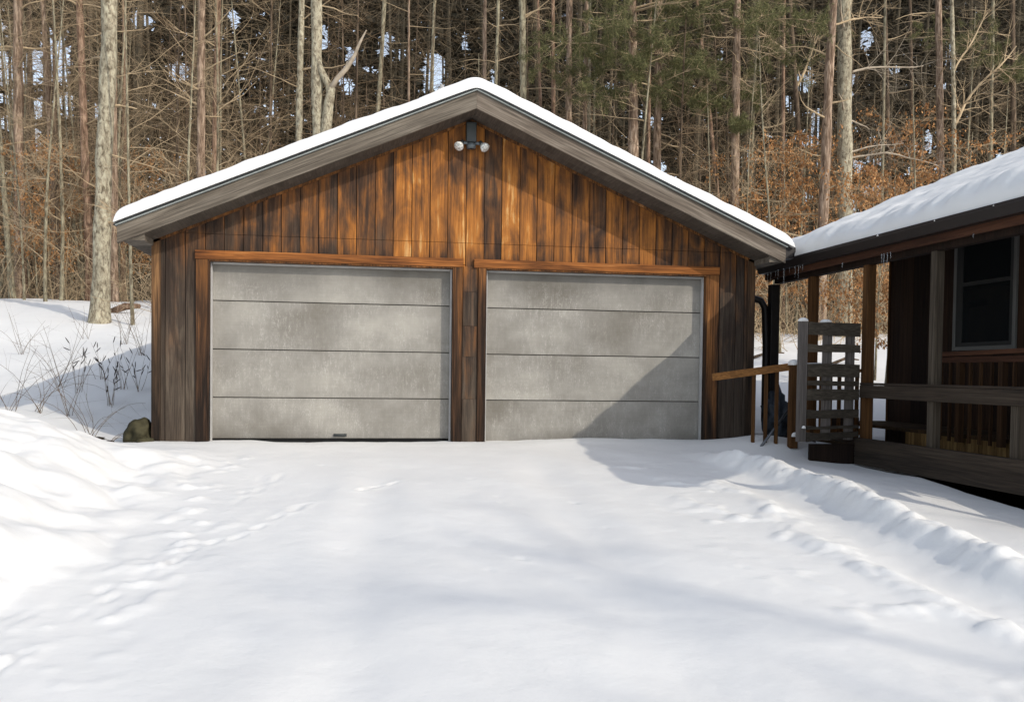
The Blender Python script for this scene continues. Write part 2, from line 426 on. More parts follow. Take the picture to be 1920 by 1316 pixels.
# ------------------------------------------------------------------ ground
YC = np.array([-12, -9, -7, -5.6, -4.9, -3.45, -2.4, -1.0, -.4])
XC = np.array([4.3, 4.1, 3.9, 3.8, 3.86, 4.02, 3.93, 3.6, 3.4])
def ground(x, y):
    x = np.asarray(x, float); y = np.asarray(y, float)
    z = -.03 + .065 * np.minimum(0, y + .3)
    z = np.maximum(z, -.62 + 0 * y)
    # hill behind
    k = .192 - .03 * S((x + 2) / 10)
    yy = np.clip(y - .1, 0, None)
    hill = k * (yy - .6 * (1 - np.exp(-yy / .6)))
    cap = k * 14.6
    hill = np.where(hill > cap - .6, cap - .6 * np.exp(-(hill - (cap - .6)) / .6), hill)
    z = z + hill
    off = S(yy / 2)
    z = z + off * (.13 * fbm(x * .35, y * .35, 4, 3) + .03 * fbm(x * 1.6, y * 1.6, 3, 5))
    # broad undulations on the drive, drawn out along wheel tracks
    dr = 1 - off
    z = z + dr * .028 * fbm(x * 1.1 + y * .5, y * .5 - x * .15, 3, 21)
    tr = (x - (.35 + .06 * y)); z = z - dr * S((-y - .8) / 2) * (.022 + .012 * fbm(x, y * .7, 2, 71)) * (np.exp(-(tr / .2) ** 2) + np.exp(-((tr - 1.5) / .22) ** 2))
    z = z + dr * S((-y - .8) / 2) * .005 * (np.exp(-((tr + .35) / .12) ** 2) + np.exp(-((tr - 1.85) / .14) ** 2))
    z = z + .002 * fbm(x * 9, y * 9, 3, 30) + .004 * fbm(x * 3.5, y * 2.5, 2, 33)
    # plough bank at left
    lum = .32 * fbm(x * .9, y * .7, 3, 8)
    prof = S((-1.5 - x + lum) / 1.7)
    along = S((-.35 - y + .2 * fbm(x, y * .3, 2, 12)) / 1.9)
    lump = .24 * np.abs(fbm(x * 1.3, y * 1.1, 3, 14)) + .035 * fbm(x * 3.6, y * 3.6, 3, 15)
    z = z + along * (prof * .54 + S((-1.2 - x + lum) / .6) * lump * .75)
    # banks extend outside the view
    # tossed clods along the toe of the bank
    toe = np.exp(-((x + 1.25 + .12 * np.sin(y * 1.7)) / .28) ** 2) * S((-y - .7) / .8)
    cl = np.maximum(0, fbm(x * 6, y * 6, 2, 40) - .2)
    z = z + toe * cl * .05
    # snow plateau beside the porch, its rough crest and the trodden path
    xc = np.interp(y, YC, XC) + .07 * fbm(y * 1.3, y * 0 + 3, 3, 50)
    d = x - xc
    amt = S((-y - .25) / 1.2)
    w_ = S((x - xc) / np.maximum(5.35 - xc, .3))
    plat = (np.minimum(z, 0) + .075 * S((-y - .7) / 1.5)) * (1 - w_) + np.minimum(-.175, z) * w_
    plat = plat + .02 * fbm(x * .9, y * .9, 3, 52)
    lift = plat - z
    side = S((d + .24) / .24)
    zp = z + side * lift * S((-y - .35) / .9)
    crest = np.exp(-(d / .17) ** 2) * (.075 + .06 * fbm(x * 2.6, y * 2.6, 3, 54) + .05 * np.abs(fbm(x * 7, y * 7, 3, 55))) * S((-y - .8) / 1.4)
    groove = np.exp(-((d + .42) / .2) ** 2) * .04 * S((-y - 1.6) / 1.6)
    rid2 = np.exp(-((d + .76 + .06 * np.sin(y * 2.3)) / .13) ** 2) * (.020 + .03 * fbm(x * 4, y * 3, 3, 57) + .025 * np.abs(fbm(x * 8, y * 8, 3, 58))) * S((-y - 2.2) / 1.2)
    z = np.where(y < .4, zp + crest - groove + rid2, z)
    scat = np.exp(-((d + .95) / .5) ** 2) * np.maximum(0, fbm(x * 4.5, y * 4, 3, 60) - .12) * .07 * S((-y - 1.2) / 1)
    z = z + .8 * scat
    # drift up against the garage right corner and under the ramp rail
    z = z + .17 * np.exp(-((x - 4.75) / .75) ** 2 - ((y + .75) / .55) ** 2)
    z = z + .035 * np.exp(-((x - 3.0) / .8) ** 2 - ((y + .05) / .25) ** 2) + .02 * S((x - 1.5) / 2) * np.exp(-((y + .1) / .4) ** 2)
    # falls away under the deck
    fall = S((x - 5.40) / .2) * S((.6 - y) / .8) * S((y + 7.5) / 1)
    z = z - fall * .4
    # animal trail across the drive: paired pocks
    return z
trail = [(-1.75, -7.3), (-1.45, -6.68), (-1.35, -6.33), (-1.25, -5.68), (-1.0, -4.79), (-.46, -3.58), (.11, -2.75), (.6, -2.2), (1.06, -1.83), (1.77, -1.43)]
pocks = []
for (a, b) in zip(trail[:-1], trail[1:]):
    L = math.dist(a, b); n = max(2, int(L / .17))
    for i in range(n):
        if random.random() < .38: continue
        t_ = (i + random.random() * .5) / n
        pocks.append((a[0] + (b[0] - a[0]) * t_ + random.gauss(0, .025), a[1] + (b[1] - a[1]) * t_ + random.gauss(0, .03), math.atan2(b[1] - a[1], b[0] - a[0]), random.uniform(.06, .14), random.uniform(.022, .035), random.uniform(.45, .8)))
for (a, b) in (((-1.5, -6.2), (-.99, -3.73)), ((-.99, -3.73), (-.79, -2.21))):
    for i in range(9):
        t_ = random.random()
        pocks.append((a[0] + (b[0] - a[0]) * t_ + random.gauss(0, .05), a[1] + (b[1] - a[1]) * t_, math.atan2(b[1] - a[1], b[0] - a[0]), random.uniform(.08, .2), .035, random.uniform(.12, .35)))
for i in range(14):
    pocks.append((random.uniform(-1, 3.2), random.uniform(-6, -1.2), random.uniform(1.2, 1.9), random.uniform(.03, .08), random.uniform(.02, .04), random.uniform(.1, .35)))

def axis(lo, hi, step, far, growth=1.12):
    c = list(np.arange(lo, hi + 1e-6, step))
    out = []; s_ = step; p = c[-1]
    while p < far: s_ = min(s_ * growth, 18); p += s_; out.append(p)
    inn = []; s_ = step; p = c[0]
    while p > -far: s_ = min(s_ * growth, 18); p -= s_; inn.append(p)
    return np.array(inn[::-1] + c + out)
gx = axis(-4.6, 6.2, .028, 420, 1.09); gy = axis(-8.2, .9, .028, 420, 1.07)
X, Y = np.meshgrid(gx, gy)
Z = ground(X, Y)
for (px, py, an, lx, ly, dp) in pocks:
    ix = np.searchsorted(gx, [px - .5, px + .5]); iy = np.searchsorted(gy, [py - .5, py + .5])
    sx = X[iy[0]:iy[1], ix[0]:ix[1]] - px; sy = Y[iy[0]:iy[1], ix[0]:ix[1]] - py
    a = sx * math.cos(an) + sy * math.sin(an); b = -sx * math.sin(an) + sy * math.cos(an)
    r2 = (a / lx) ** 2 + (b / ly) ** 2
    Z[iy[0]:iy[1], ix[0]:ix[1]] += -dp * .026 * np.exp(-r2) + dp * .010 * np.exp(-((np.sqrt(r2) - 1.5) / .5) ** 2)
ny, nx = X.shape
idx = np.arange(nx * ny).reshape(ny, nx)
Fq = np.stack([idx[:-1, :-1], idx[:-1, 1:], idx[1:, 1:], idx[1:, :-1]], -1).reshape(-1, 4)
g = np_mesh('snow_ground', np.stack([X, Y, Z], -1).reshape(-1, 3), Fq, SNOW)
tag(g, kind='structure')
def gz(x, y): return float(ground(np.array([x]), np.array([y]))[0])
mb = MB(); mb.box(5.42, 7.2, -6.3, .35, -.5, -.42)
tag(mb.build('soil', DIRT), kind='structure')

# ------------------------------------------------------------------ roof snow helper
def snow_slab(name, Pf, s0, s1, t0, t1, thick, label, rs=.16, rt=.16, over=.05, ns=90, ntt=60, seed=0, lumps=.02, flute=0.0, edges=(1, 1, 1, 1), cat='snow'):
    """snow lying on a surface Pf(s,t)->(x,y,z); s,t in metres; rounded at the four edges"""
    def ax(a, b, n, e0, e1, r):
        u = list(np.linspace(a, b, n))
        if e0: u += list(a + np.array([0, .002, .008, .02, .04, .07, .11]) * r / .16)
        if e1: u += list(b - np.array([0, .002, .008, .02, .04, .07, .11]) * r / .16)
        return np.unique(np.round(u, 5))
    su = ax(s0, s1, ns, edges[0], edges[1], rs); tu = ax(t0, t1, ntt, edges[2], edges[3], rt)
    Sg, Tg = np.meshgrid(su, tu)
    def rd(d, r):
        q = 1 - np.clip(d / r, 0, 1); return (1 - q ** 2.6) ** (1 / 2.6)
    k = np.ones_like(Sg)
    wob = 1 + .25 * fbm(Sg * 2, Tg * 2, 3, seed + 3)
    if edges[0]: k = k * rd(Sg - s0, rs * wob)
    if edges[1]: k = k * rd(s1 - Sg, rs * wob)
    if edges[2]: k = k * rd(Tg - t0, rt * wob)
    if edges[3]: k = k * rd(t1 - Tg, rt * wob)
    x, y, z = Pf(Sg, Tg)
    h = thick * (1 + .16 * fbm(Sg * .7, Tg * .7, 3, seed) + .07 * fbm(Sg * 6, Tg * 6, 2, seed + 21)) + lumps * fbm(Sg * 3.5, Tg * 3.5, 3, seed + 7)
    if flute: h = h + flute * np.exp(-(Sg - s0) / .35) * fbm(Tg * 5, Sg * .8, 2, seed + 9)
    z = z + h * k
    ny, nx = x.shape
    idx = np.arange(nx * ny).reshape(ny, nx)
    F = np.stack([idx[:-1, :-1], idx[:-1, 1:], idx[1:, 1:], idx[1:, :-1]], -1).reshape(-1, 4)
    V = np.stack([x, y, z], -1).reshape(-1, 3)
    # underside sheet so the slab is closed
    V2 = V.copy(); xb, yb, zb = Pf(Sg, Tg); V2[:, 2] = zb.ravel() - .002
    n = len(V)
    F2 = F[:, ::-1] + n
    o = np_mesh(name, np.concatenate([V, V2]), np.concatenate([F, F2]), SNOW)
    return tag(o, label, cat)

# ------------------------------------------------------------------ garage
XL, XR, XM, GD = -2.283, 4.793, 1.255, 7.0
RZ, PITCH, OV = 3.976, .433, .5          # roof top at ridge, pitch, front overhang
REL, RER = -2.552, 4.985
gar = empty('garage', (XM, 0, 0), 'two-door garage with weathered orange and brown board siding under a snowy gable roof', 'garage')
roofz = lambda x: RZ - PITCH * abs(x - XM)
und = lambda x: roofz(x) - .20
SEAM = 2.312
W_OPEN = [(-1.70, 1.066), (1.44, 4.186)]
def column_segments(x0, x1):
    """vertical boards between x0 and x1 on the front wall, cut round the openings"""
    return x0, x1
sd = MB()
x = XL; bw = .2105; i = 0
bounds = [XL, XL + .12]
while bounds[-1] + bw < XR - .12: bounds.append(bounds[-1] + bw + random.uniform(-.006, .006))
bounds += [XR - .11, XR]
# colours of the gable boards left to right: 0 dark grey ... 1 orange
tone = [.2, .25, .1, .3, .15, .35, .2, .42, .3, .22, .62, .28, .36, .92, .7, .5, .62, .45, .28, .86, .72, .5, .84, .35, .45, .7, .6, .35, .25, .4, .3, .2, .3, .2, .2, .2]
GAP = .0035
def cut_board(xa, xb, z0, z1, attr, y=0.0):
    if z1 - z0 < .01: return
    sd.box(xa + GAP, xb - GAP, y - .02, y, z0, z1, attr)
gable = MB()
for k in range(len(bounds) - 1):
    xa, xb = bounds[k], bounds[k + 1]
    a = (tone[k % len(tone)] + random.uniform(-.05, .05))
    yj = random.uniform(-.003, .003)
    # upper board with a slanted top following the roof
    za, zb_ = und(xa + GAP) + .03, und(xb - GAP) + .03
    pts = [(xa + GAP, SEAM + .0015)] + [(xb - GAP, SEAM + .0015), (xb - GAP, zb_)]
    if xa < XM < xb: pts += [(XM, und(XM) + .03)]
    pts += [(xa + GAP, za)]
    if min(za, zb_) > SEAM + .01: sd.prism(pts[::-1], 'y', -.022 + yj, 0 + yj, a)
    # below the seam
    a2 = a
    ztop = min(SEAM - .0015, min(za, zb_))
    opens = [(o0, o1) for (o0, o1) in W_OPEN if xb > o0 and xa < o1]
    if not opens: cut_board(xa, xb, 1.57 if False else -.3, ztop, a2, yj)
    else:
        o0, o1 = opens[0]
        cut_board(xa, xb, 2.06, ztop, a2, yj)
        if xa < o0 - .01: cut_board(xa, o0, -.3, 2.054, a2, yj)
        if xb > o1 + .01: cut_board(o1, xb, -.3, 2.054, a2, yj)
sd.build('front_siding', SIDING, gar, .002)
# sheathing behind the boards, side walls and back wall
mb = MB()
mb.prism([(XL + .01, -.3), (W_OPEN[0][0], -.3), (W_OPEN[0][0], 2.05), (W_OPEN[0][1], 2.05), (W_OPEN[0][1], -.3), (W_OPEN[1][0], -.3), (W_OPEN[1][0], 2.05), (W_OPEN[1][1], 2.05), (W_OPEN[1][1], -.3), (XR - .01, -.3), (XR - .01, und(XR)), (XM, und(XM) - .01), (XL + .01, und(XL))], 'y', .006, .05)
mb.build('front_frame', BLACK, gar)
for (xa, xb) in ((XL - .02, XL), (XR, XR + .02)):
    mb = MB()
    for k in range(34):
        y0 = .06 + k * .205
        mb.box(xa, xb, y0 + .001, y0 + .204, -.3, 2.2, random.random() * .4)
    mb.build('side_wall', SIDING, gar)
mb = MB(); mb.prism([(XL, -.3), (XR, -.3), (XR, und(XR)), (XM, und(XM)), (XL, und(XL))], 'y', GD, GD + .1)
mb.build('back_wall', SIDING, gar)
for xx in (XL, XR):
    mb = MB(); x0 = XL - .022 if xx == XL else XR - .075
    mb.box(x0, x0 + .097, -.045, -.024, -.3, 2.24, .25); mb.build('corner_board', CORNERM, gar, .003)
# horizontal stacked blocks between the doors
mb = MB(); z = -.3
for hh in (.78, .50, .36, .40, .30):
    mb.box(1.176, 1.35, -.032, -.024, z + .001, z + hh - .001, random.uniform(.22, .4)); z += hh
mb.build('centre_panel', SIDING, gar, .002)
# door casings
for (o0, o1) in W_OPEN:
    fr = MB(); fr.box(o0 - .14, o1 + .105 if o0 < 0 else o1 + .155, -.062, -.024, 2.025, 2.125, random.random())
    fr.build('door_header', TRIMH, gar, .004)
    l0 = o0 - .13 if o0 < 0 else o0 - .085
    r1 = o1 + .10 if o0 < 0 else o1 + .15
    for (a, b) in ((l0, o0 - .004), (o1 + .004, r1)):
        fr = MB(); fr.box(a, b, -.056, -.024, -.3, 2.022, random.random())
        fr.build('door_casing', TRIMV, gar, .004)
    jb = MB()
    jb.box(o0 - .003, o0 + .012, -.05, .12, -.3, 2.02, .1); jb.box(o1 - .012, o1 + .003, -.05, .12, -.3, 2.02, .1)
    jb.box(o0 + .013, o1 - .013, -.05, .12, 2.008, 2.024, .1)
    jb.build('door_jamb', TRIMV, gar)
# doors
for di, (o0, o1) in enumerate(W_OPEN):
    dm = MB(); x0, x1 = o0 + .014, o1 - .014
    zs = [0.0, .474, 1.024, 1.576, 2.0] if di == 0 else [-.06, .465, 1.014, 1.567, 2.003]
    for k in range(4):
        z0, z1 = zs[k] + .004, zs[k + 1] - .004
        # each section tongue-and-groove: lip at the top, slight undercut at the bottom
        dm.prism([(.095, z0 + .006), (.10, z0), (.14, z0), (.14, z1), (.10, z1), (.095, z1 - .003)], 'x', x0, x1, random.random())
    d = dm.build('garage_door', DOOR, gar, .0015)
    d['label'] = 'grey weathered garage door, clear of snow along its bottom edge' if di == 0 else 'grey weathered garage door crossed by a slanting shadow'
    bk = MB(); bk.box(x0, x1, .141, .15, -.2, 2.0); o = bk.build('door_backing', BLACK, d); o.matrix_parent_inverse = Matrix.Identity(4)
    st = MB()
    st.box(x0, x0 + .02, .03, .088, -.2, 2.006); st.box(x1 - .02, x1, .03, .088, -.2, 2.006)
    st.box(x0 + .027, x1 - .027, .03, .088, 1.984, 2.006)
    o = st.build('weather_strip', WHITEP, d, .003); o.matrix_parent_inverse = Matrix.Identity(4)
    if di == 0:
        sl_ = MB(); sl_.box(x0, x1, .07, .139, -.035, -.002); o = sl_.build('bottom_seal', BLACK, d); o.matrix_parent_inverse = Matrix.Identity(4)
        hd = MB(); hd.tube([(-.3, .09, .05), (-.3, .06, .045), (-.17, .06, .045), (-.17, .09, .05)], .009, 8); hd.box(-.31, -.16, .088, .094, .028, .06)
        o = hd.build('handle', HSG, d); o.matrix_parent_inverse = Matrix.Identity(4)
sill = MB(); sill.box(-1.7, 1.06, -.06, .13, -.14, -.04, .8)
sill.build('sill', TRIMH, gar)
# roof deck, drip edge, fascia, soffits
def slope_prism(xe, top, bot, y0, y1, x_in=XM):
    z = lambda x, o: roofz(x) + o
    return [(x_in, z(x_in, top)), (xe, z(xe, top)), (xe, z(xe, bot)), (x_in, z(x_in, bot))]
rf = MB()
for xe in (REL - .03, RER + .03): rf.prism(slope_prism(xe, -.008, -.018, 0, 0), 'y', -OV - .034, GD + .4)
rf.build('roof', SHING, gar)
dr = MB()
for xe in (REL - .012, RER + .012): dr.prism(slope_prism(xe, -.0185, -.031, 0, 0), 'y', -OV - .03, -OV + .2)
dr.build('drip_edge', DRIP, gar)
for xe, a in ((REL, .55), (RER, .2)):
    fb = MB(); zf = .205
    pl = [(XM, roofz(XM) - .0315), (xe, roofz(xe) - .0315), (xe, roofz(xe) - .012 - zf), (XM, roofz(XM) - .022 - zf)]
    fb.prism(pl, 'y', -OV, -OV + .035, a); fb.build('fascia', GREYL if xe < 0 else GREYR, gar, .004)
for xe in (REL, RER):
    sf = MB(); wx = XL if xe < 0 else XR
    # sloping soffit between fascia and wall in three boards
    for k in range(2):
        y0 = -OV + .036 + k * .232
        pl = [(XM, roofz(XM) - .205), (wx, roofz(wx) - .205), (wx, roofz(wx) - .225), (XM, roofz(XM) - .225)]
        sf.prism(pl, 'y', y0, y0 + .228, random.random() * .6)
    sf.build('soffit', SOFF, gar)
    bx = MB(); out = xe + (.02 if xe < 0 else -.02)
    zt = roofz(out) - .04
    bx.prism([(wx, roofz(wx) - .21), (out, zt), (out, 2.155), (wx, 2.155)], 'y', -OV + .036, GD + .3, .5)
    bx.build('eave_box', GREYX if xe < 0 else GREYX, gar)
# rafter trim under the soffit against the wall (orange)
for xe in (XL, XR):
    tb = MB(); tb.prism([(XM, und(XM) - .025), (xe, und(xe) - .025), (xe, und(xe) - .055), (XM, und(XM) - .055)], 'y', -.045, -.024, .4)
    tb.build('gable_trim', TRIMV, gar)
gt = MB()
yy0, yy1 = -OV + .02, GD + .3
gt.prism([(RER + .002, 2.20), (RER + .002, 2.335), (RER + .012, 2.335), (RER + .012, 2.215), (RER + .095, 2.225), (RER + .125, 2.30), (RER + .125, 2.335), (RER + .135, 2.335), (RER + .135, 2.29), (RER + .10, 2.20)][::-1], 'y', yy0, yy1)
gt.box(RER + .012, RER + .12, yy0, yy0 + .01, 2.215, 2.33)
gt.build('gutter', GUT, gar)

# snow on the garage roof
def Pg(s, t):
    # s runs across from left eave to right eave
    x = REL - .03 + s
    z = RZ + .004 - PITCH * (np.sqrt((x - XM) ** 2 + .05 ** 2) - .05) - .014
    return x, t, z
snow_slab('roof_snow', Pg, 0, RER - REL + .13, -OV - .038, GD + .35, .135, 'clean white snow layer covering the garage gable roof', rs=.14, rt=.07, ns=260, ntt=90, seed=70, lumps=.018)
# vent pipe
mb = MB(); mb.lathe([(.024, 0), (.024, .45), (.018, .45)], Matrix.Translation((.93, .3, 3.78)), 12)
o = mb.build('vent_pipe', WHITEP, gar)

# floodlight
fl = empty('floodlight', (1.245, -.03, 3.5), 'twin-bulb outdoor floodlight mounted under the gable peak', 'light')
mb = MB(); mb.box(1.185, 1.305, -.12, -.028, 3.47, 3.70); mb.build('housing', HSG, fl, .01)
mb = MB(); mb.lathe([(.05, 0), (.055, .03), (.04, .06), (.02, .065)], Matrix.Translation((1.245, -.09, 3.40)), 14)
mb.tube([(1.245, -.09, 3.46), (1.245, -.09, 3.40)], .02, 8)
for sx in (-1, 1):
    mb.tube([(1.245 + sx * .03, -.09, 3.45), (1.245 + sx * .075, -.10, 3.462), (1.245 + sx * .115, -.11, 3.45)], [.014, .018, .02], 8)
mb.build('bracket', FIXG, fl)
for sx in (-1, 1):
    d = Vector((sx * .38, -.45, -.55)).normalized()
    base = Vector((1.245 + sx * .115, -.115, 3.455))
    M = Matrix.Translation(base) @ d.to_track_quat('Z', 'Y').to_matrix().to_4x4()
    mb = MB(); mb.lathe([(.016, -.01), (.02, .012), (.026, .02), (.045, .045), (.056, .07), (.057, .085), (.048, .097), (.025, .104), (.004, .106)], M, 20)
    b = mb.build('bulb', BULB, fl)
    mb = MB(); mb.lathe([(.024, -.03), (.026, .012), (.020, .02)], M, 14); o = mb.build('socket', HSG, b); o.matrix_parent_inverse = Matrix.Translation(-Vector(fl.location)) if False else Matrix.Identity(4)

# ------------------------------------------------------------------ house with porch
EX, EZ, HP = 5.33, 2.255, .405
YN, YF = -6.0, .8
WX, WY = 6.88, .33
hz = lambda x: EZ + HP * (x - EX)
RX = 10.4
hou = empty('house', (8.6, -2.8, 0), 'dark brown house with a roofed porch at the right edge, snow on its roof', 'house')
mb = MB()
y = WY; 
while y > YN + .3:
    bwid = random.choice((.2, .2, .1)); mb.box(WX, WX + .02 + random.random() * .004, y - bwid + .004, y, -.3, 3.0, random.random()); y -= bwid
mb.build('porch_wall', DARKZ, hou)
mb = MB()
mb.box(WX + .03, 13.9, YN + .3, WY - .005, -.4, 2.55); mb.prism([(WX + .03, 2.5), (13.9, 2.5), (13.9, hz(RX) - .25 - HP * (13.9 - RX)), (RX, hz(RX) - .12), (WX + .03, hz(WX) - .12)], 'y', YN + .3, WY - .006, .3)
mb.build('wall', DARKZ, hou)
cb = MB(); cb.box(WX - .02, WX + .09, WY, WY + .02, -.3, 2.85, .6); cb.build('corner_board', BROWNZ, hou)
rf = MB()
rf.prism([(EX, hz(EX)), (RX, hz(RX)), (RX, hz(RX) - .05), (EX, hz(EX) - .05)][::-1], 'y', YN, YF)
rf.prism([(RX, hz(RX)), (2 * RX - EX, hz(EX)), (2 * RX - EX, hz(EX) - .05), (RX, hz(RX) - .05)][::-1], 'y', YN, YF)
rf.build('roof', SHING, hou)
pc = MB(); pc.prism([(EX + .05, hz(EX) - .09), (WX, hz(WX) - .09), (WX, hz(WX) - .07), (EX + .05, hz(EX) - .07)][::-1], 'y', YN + .04, YF - .04, .2); pc.build('porch_ceiling', DARKZ, hou)
fb = MB(); fb.box(EX + .0, EX + .04, YN, YF, 2.075, 2.205, .5); fb.build('eave_fascia', BROWNY, hou, .004)
for yy in (YF - .03, YN):
    fb = MB()
    fb.prism([(EX + .05, hz(EX) - .06), (RX, hz(RX) - .06), (RX, hz(RX) - .24), (EX + .05, hz(EX) - .2)][::-1], 'y', yy, yy + .03, .4); fb.build('rake_board', BROWNX, hou)
gt = MB()
gt.prism([(EX - .003, 2.15), (EX - .003, 2.262), (EX - .012, 2.262), (EX - .012, 2.165), (EX - .085, 2.172), (EX - .115, 2.235), (EX - .115, 2.262), (EX - .125, 2.262), (EX - .125, 2.228), (EX - .09, 2.15)], 'y', YN, YF)
gt.build('gutter', GUT, hou)
bm_ = MB(); bm_.box(5.42, 5.51, YN + .1, YF - .1, 2.02, 2.138, .2); bm_.build('porch_beam', DARKZ, hou)
# posts
PX = 5.465
for (py, mat, a, w_, z1) in ((.8, GUT, .0, .12, 2.02), (-.28, BROWNZ, .45, .1, 2.02), (-1.52, BROWNZ, .8, .1, 2.02), (-2.70, GREYZ, .6, .09, 2.02), (-5.0, GREYZ, .5, .09, 2.02)):
    p = MB(); p.box(PX - w_ / 2, PX + w_ / 2, py - w_ / 2, py + w_ / 2, -.12 if py < .5 else -.3, z1, a); p.build('porch_post', mat, hou, .006)
p = MB(); p.box(PX - .045, PX + .045, -3.90, -3.80, .0, .585, .7); p.build('rail_post', GREYZ, hou, .006)
rl = MB(); rl.box(5.385, 5.418, -5.05, -1.5, .575, .712, .4); rl.box(5.36, 5.54, -5.05, -1.48, .7125, .75, .3) if False else None
rl.build('porch_rail', GREYY, hou, .005)
cap = MB(); cap.box(5.385, 5.50, -5.05, -1.5, .714, .738, .45); cap.build('rail_cap', GREYY, hou, .005)
rb = MB(); rb.box(5.37, 5.41, -6.0, -1.45, -.155, .135, .35); rb.build('rim_board', GREYY, hou, .006)
rb = MB(); rb.box(4.86, 5.39, -1.42, -1.385, -.16, .06, .0); rb.build('end_board', DARKZ, hou)
df = MB()
yy = WY
while yy > -5.9:
    df.box(5.415, 6.08, yy - .135, yy, .02, .055, random.random()) if yy < .1 else None
    df.box(6.10, WX - .003, yy - .135, yy, .19, .225, random.random()); yy -= .141
df.build('deck_floor', DARKY, hou)
sk = MB(); yy = -1.3
while yy > -5.8:
    sk.box(6.083, 6.097, yy - .05, yy, .0, .188, random.random()); yy -= .056
sk.build('slat_skirting', YELLOWZ, hou)
for zz in (0.04,):
    bs = MB(); bs.box(5.9, 6.07, -.35, .3, .056, .3, .4); bs.build('step_box', DARKZ, hou)
ir = MB(); ir.bar((6.02, -1.86, 1.045), (6.02, -5.2, 1.09), .09, .045, .8); ir.box(6.0, 6.04, -5.2, -1.9, .96, 1.02, .6)
hr = ir.build('inner_handrail', BROWNY, hou, .004)
yy = -2.0; k = 0
while yy > -5.1:
    wd = .06 if k % 4 == 2 else .026
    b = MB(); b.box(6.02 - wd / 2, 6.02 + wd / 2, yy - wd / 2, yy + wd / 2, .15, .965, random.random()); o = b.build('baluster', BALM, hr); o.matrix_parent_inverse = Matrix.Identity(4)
    yy -= .155; k += 1
# window on the porch wall
wy0, wy1, wz0, wz1 = -2.03, -1.0, 1.12, 2.55
wf = MB()
wf.box(WX - .035, WX - .003, wy0, wy0 + .045, wz0, wz1); wf.box(WX - .035, WX - .003, wy1 - .045, wy1, wz0, wz1)
wf.box(WX - .035, WX - .003, wy0 + .045, wy1 - .045, wz0, wz0 + .045); wf.box(WX - .035, WX - .003, wy0 + .045, wy1 - .045, wz1 - .045, wz1)
win = wf.build('window', VINYL, hou, .004)
ss = MB()
for (a, b) in ((wy0 + .046, wy0 + .10), (wy1 - .15, wy1 - .046)): ss.box(WX - .025, WX - .003, a, b, wz0 + .046, wz1 - .046)
ss.box(WX - .025, WX - .003, wy0 + .10, wy1 - .15, wz0 + .046, wz0 + .09); ss.box(WX - .025, WX - .003, wy0 + .10, wy1 - .15, 1.86, 1.90)
o = ss.build('sash', SASH, win); o.matrix_parent_inverse = Matrix.Identity(4)
pn = MB(); pn.box(WX - .014, WX - .004, wy0 + .10, wy1 - .15, wz0 + .09, wz1 - .046); o = pn.build('pane', PANE, win); o.matrix_parent_inverse = Matrix.Identity(4)
# downspout
ds = MB(); ds.tube([(5.25, .75, 2.17), (5.17, .74, 2.05), (4.9, .70, 1.93), (4.93, .7, 1.80)], .001, 4)
ds = MB(); ds.tube([(5.0, .95, 1.87), (5.2, .93, 1.85), (5.33, .90, 1.81), (5.38, .88, 1.71), (5.395, .86, 1.2), (5.395, .86, .2), (5.395, .80, .05)], .048, 10)
ds.build('downspout', GUT, hou)

def Ph(s, t):
    x = EX - .10 + s
    z = EZ + HP * (np.maximum(x - EX, -.02))
    zr = EZ + HP * (RX - EX) - HP * (x - RX)
    z = np.minimum(z, zr)
    return x, t, z
snow_slab('porch_roof_snow', Ph, 0, 2 * (RX - EX) + .2, YN - .03, YF + .04, .245, 'thick bluish shaded snow blanket on the roof of the house at the right', rs=.30, rt=.16, ns=200, ntt=240, seed=90, lumps=.025, flute=.07)
# ragged snow remains in the gutter
RG = MB()
yy = .6
while yy > -5.5:
    l = random.uniform(.05, .25)
    RG.lathe([(.004, -.01), (.03, 0), (.028, .015), (.006, .028)], Matrix.Translation((EX - .085 + random.uniform(-.015, .015), yy, 2.245)) @ Matrix.Diagonal((1, l * 18, 1, 1)), 8)
    yy -= l * random.uniform(.6, 2.2)
tag(RG.build('gutter_snow', SNOW), 'crumbs of snow lying in the porch gutter', 'snow')

# icicles
ic = None; spots = []
for k in range(12): spots.append((EX - .06 + random.uniform(-.04, .05), random.uniform(-.55, .75), random.uniform(.05, .22), 'thin clear icicle in the cluster where the two roofs meet'))
for yy, l in ((-1.98, .10), (-2.02, .2), (-2.08, .15), (-2.14, .07), (-1.2, .06), (-3.4, .04)): spots.append((EX - .01, yy, l, 'thin clear icicle hanging from the porch eave right of the wide brown post'))
for (x_, y_, l, lab) in spots:
    mb = MB(); n = 6
    mb.tube([(random.uniform(-.002, .002), random.uniform(-.002, .002), -l * i / n) for i in range(n + 1)], [.0048 * (1 - i / n) ** .8 + .0006 for i in range(n + 1)], 7)
    o = mb.build('icicle', ICE); o.location = (x_, y_, 2.155 if x_ < EX - .012 else 2.078)
    if x_ > EX: o.location.z = 2.078
    tag(o, lab, 'icicle', 'icicles by the roof valley' if 'cluster' in lab else 'icicles along the porch eave')

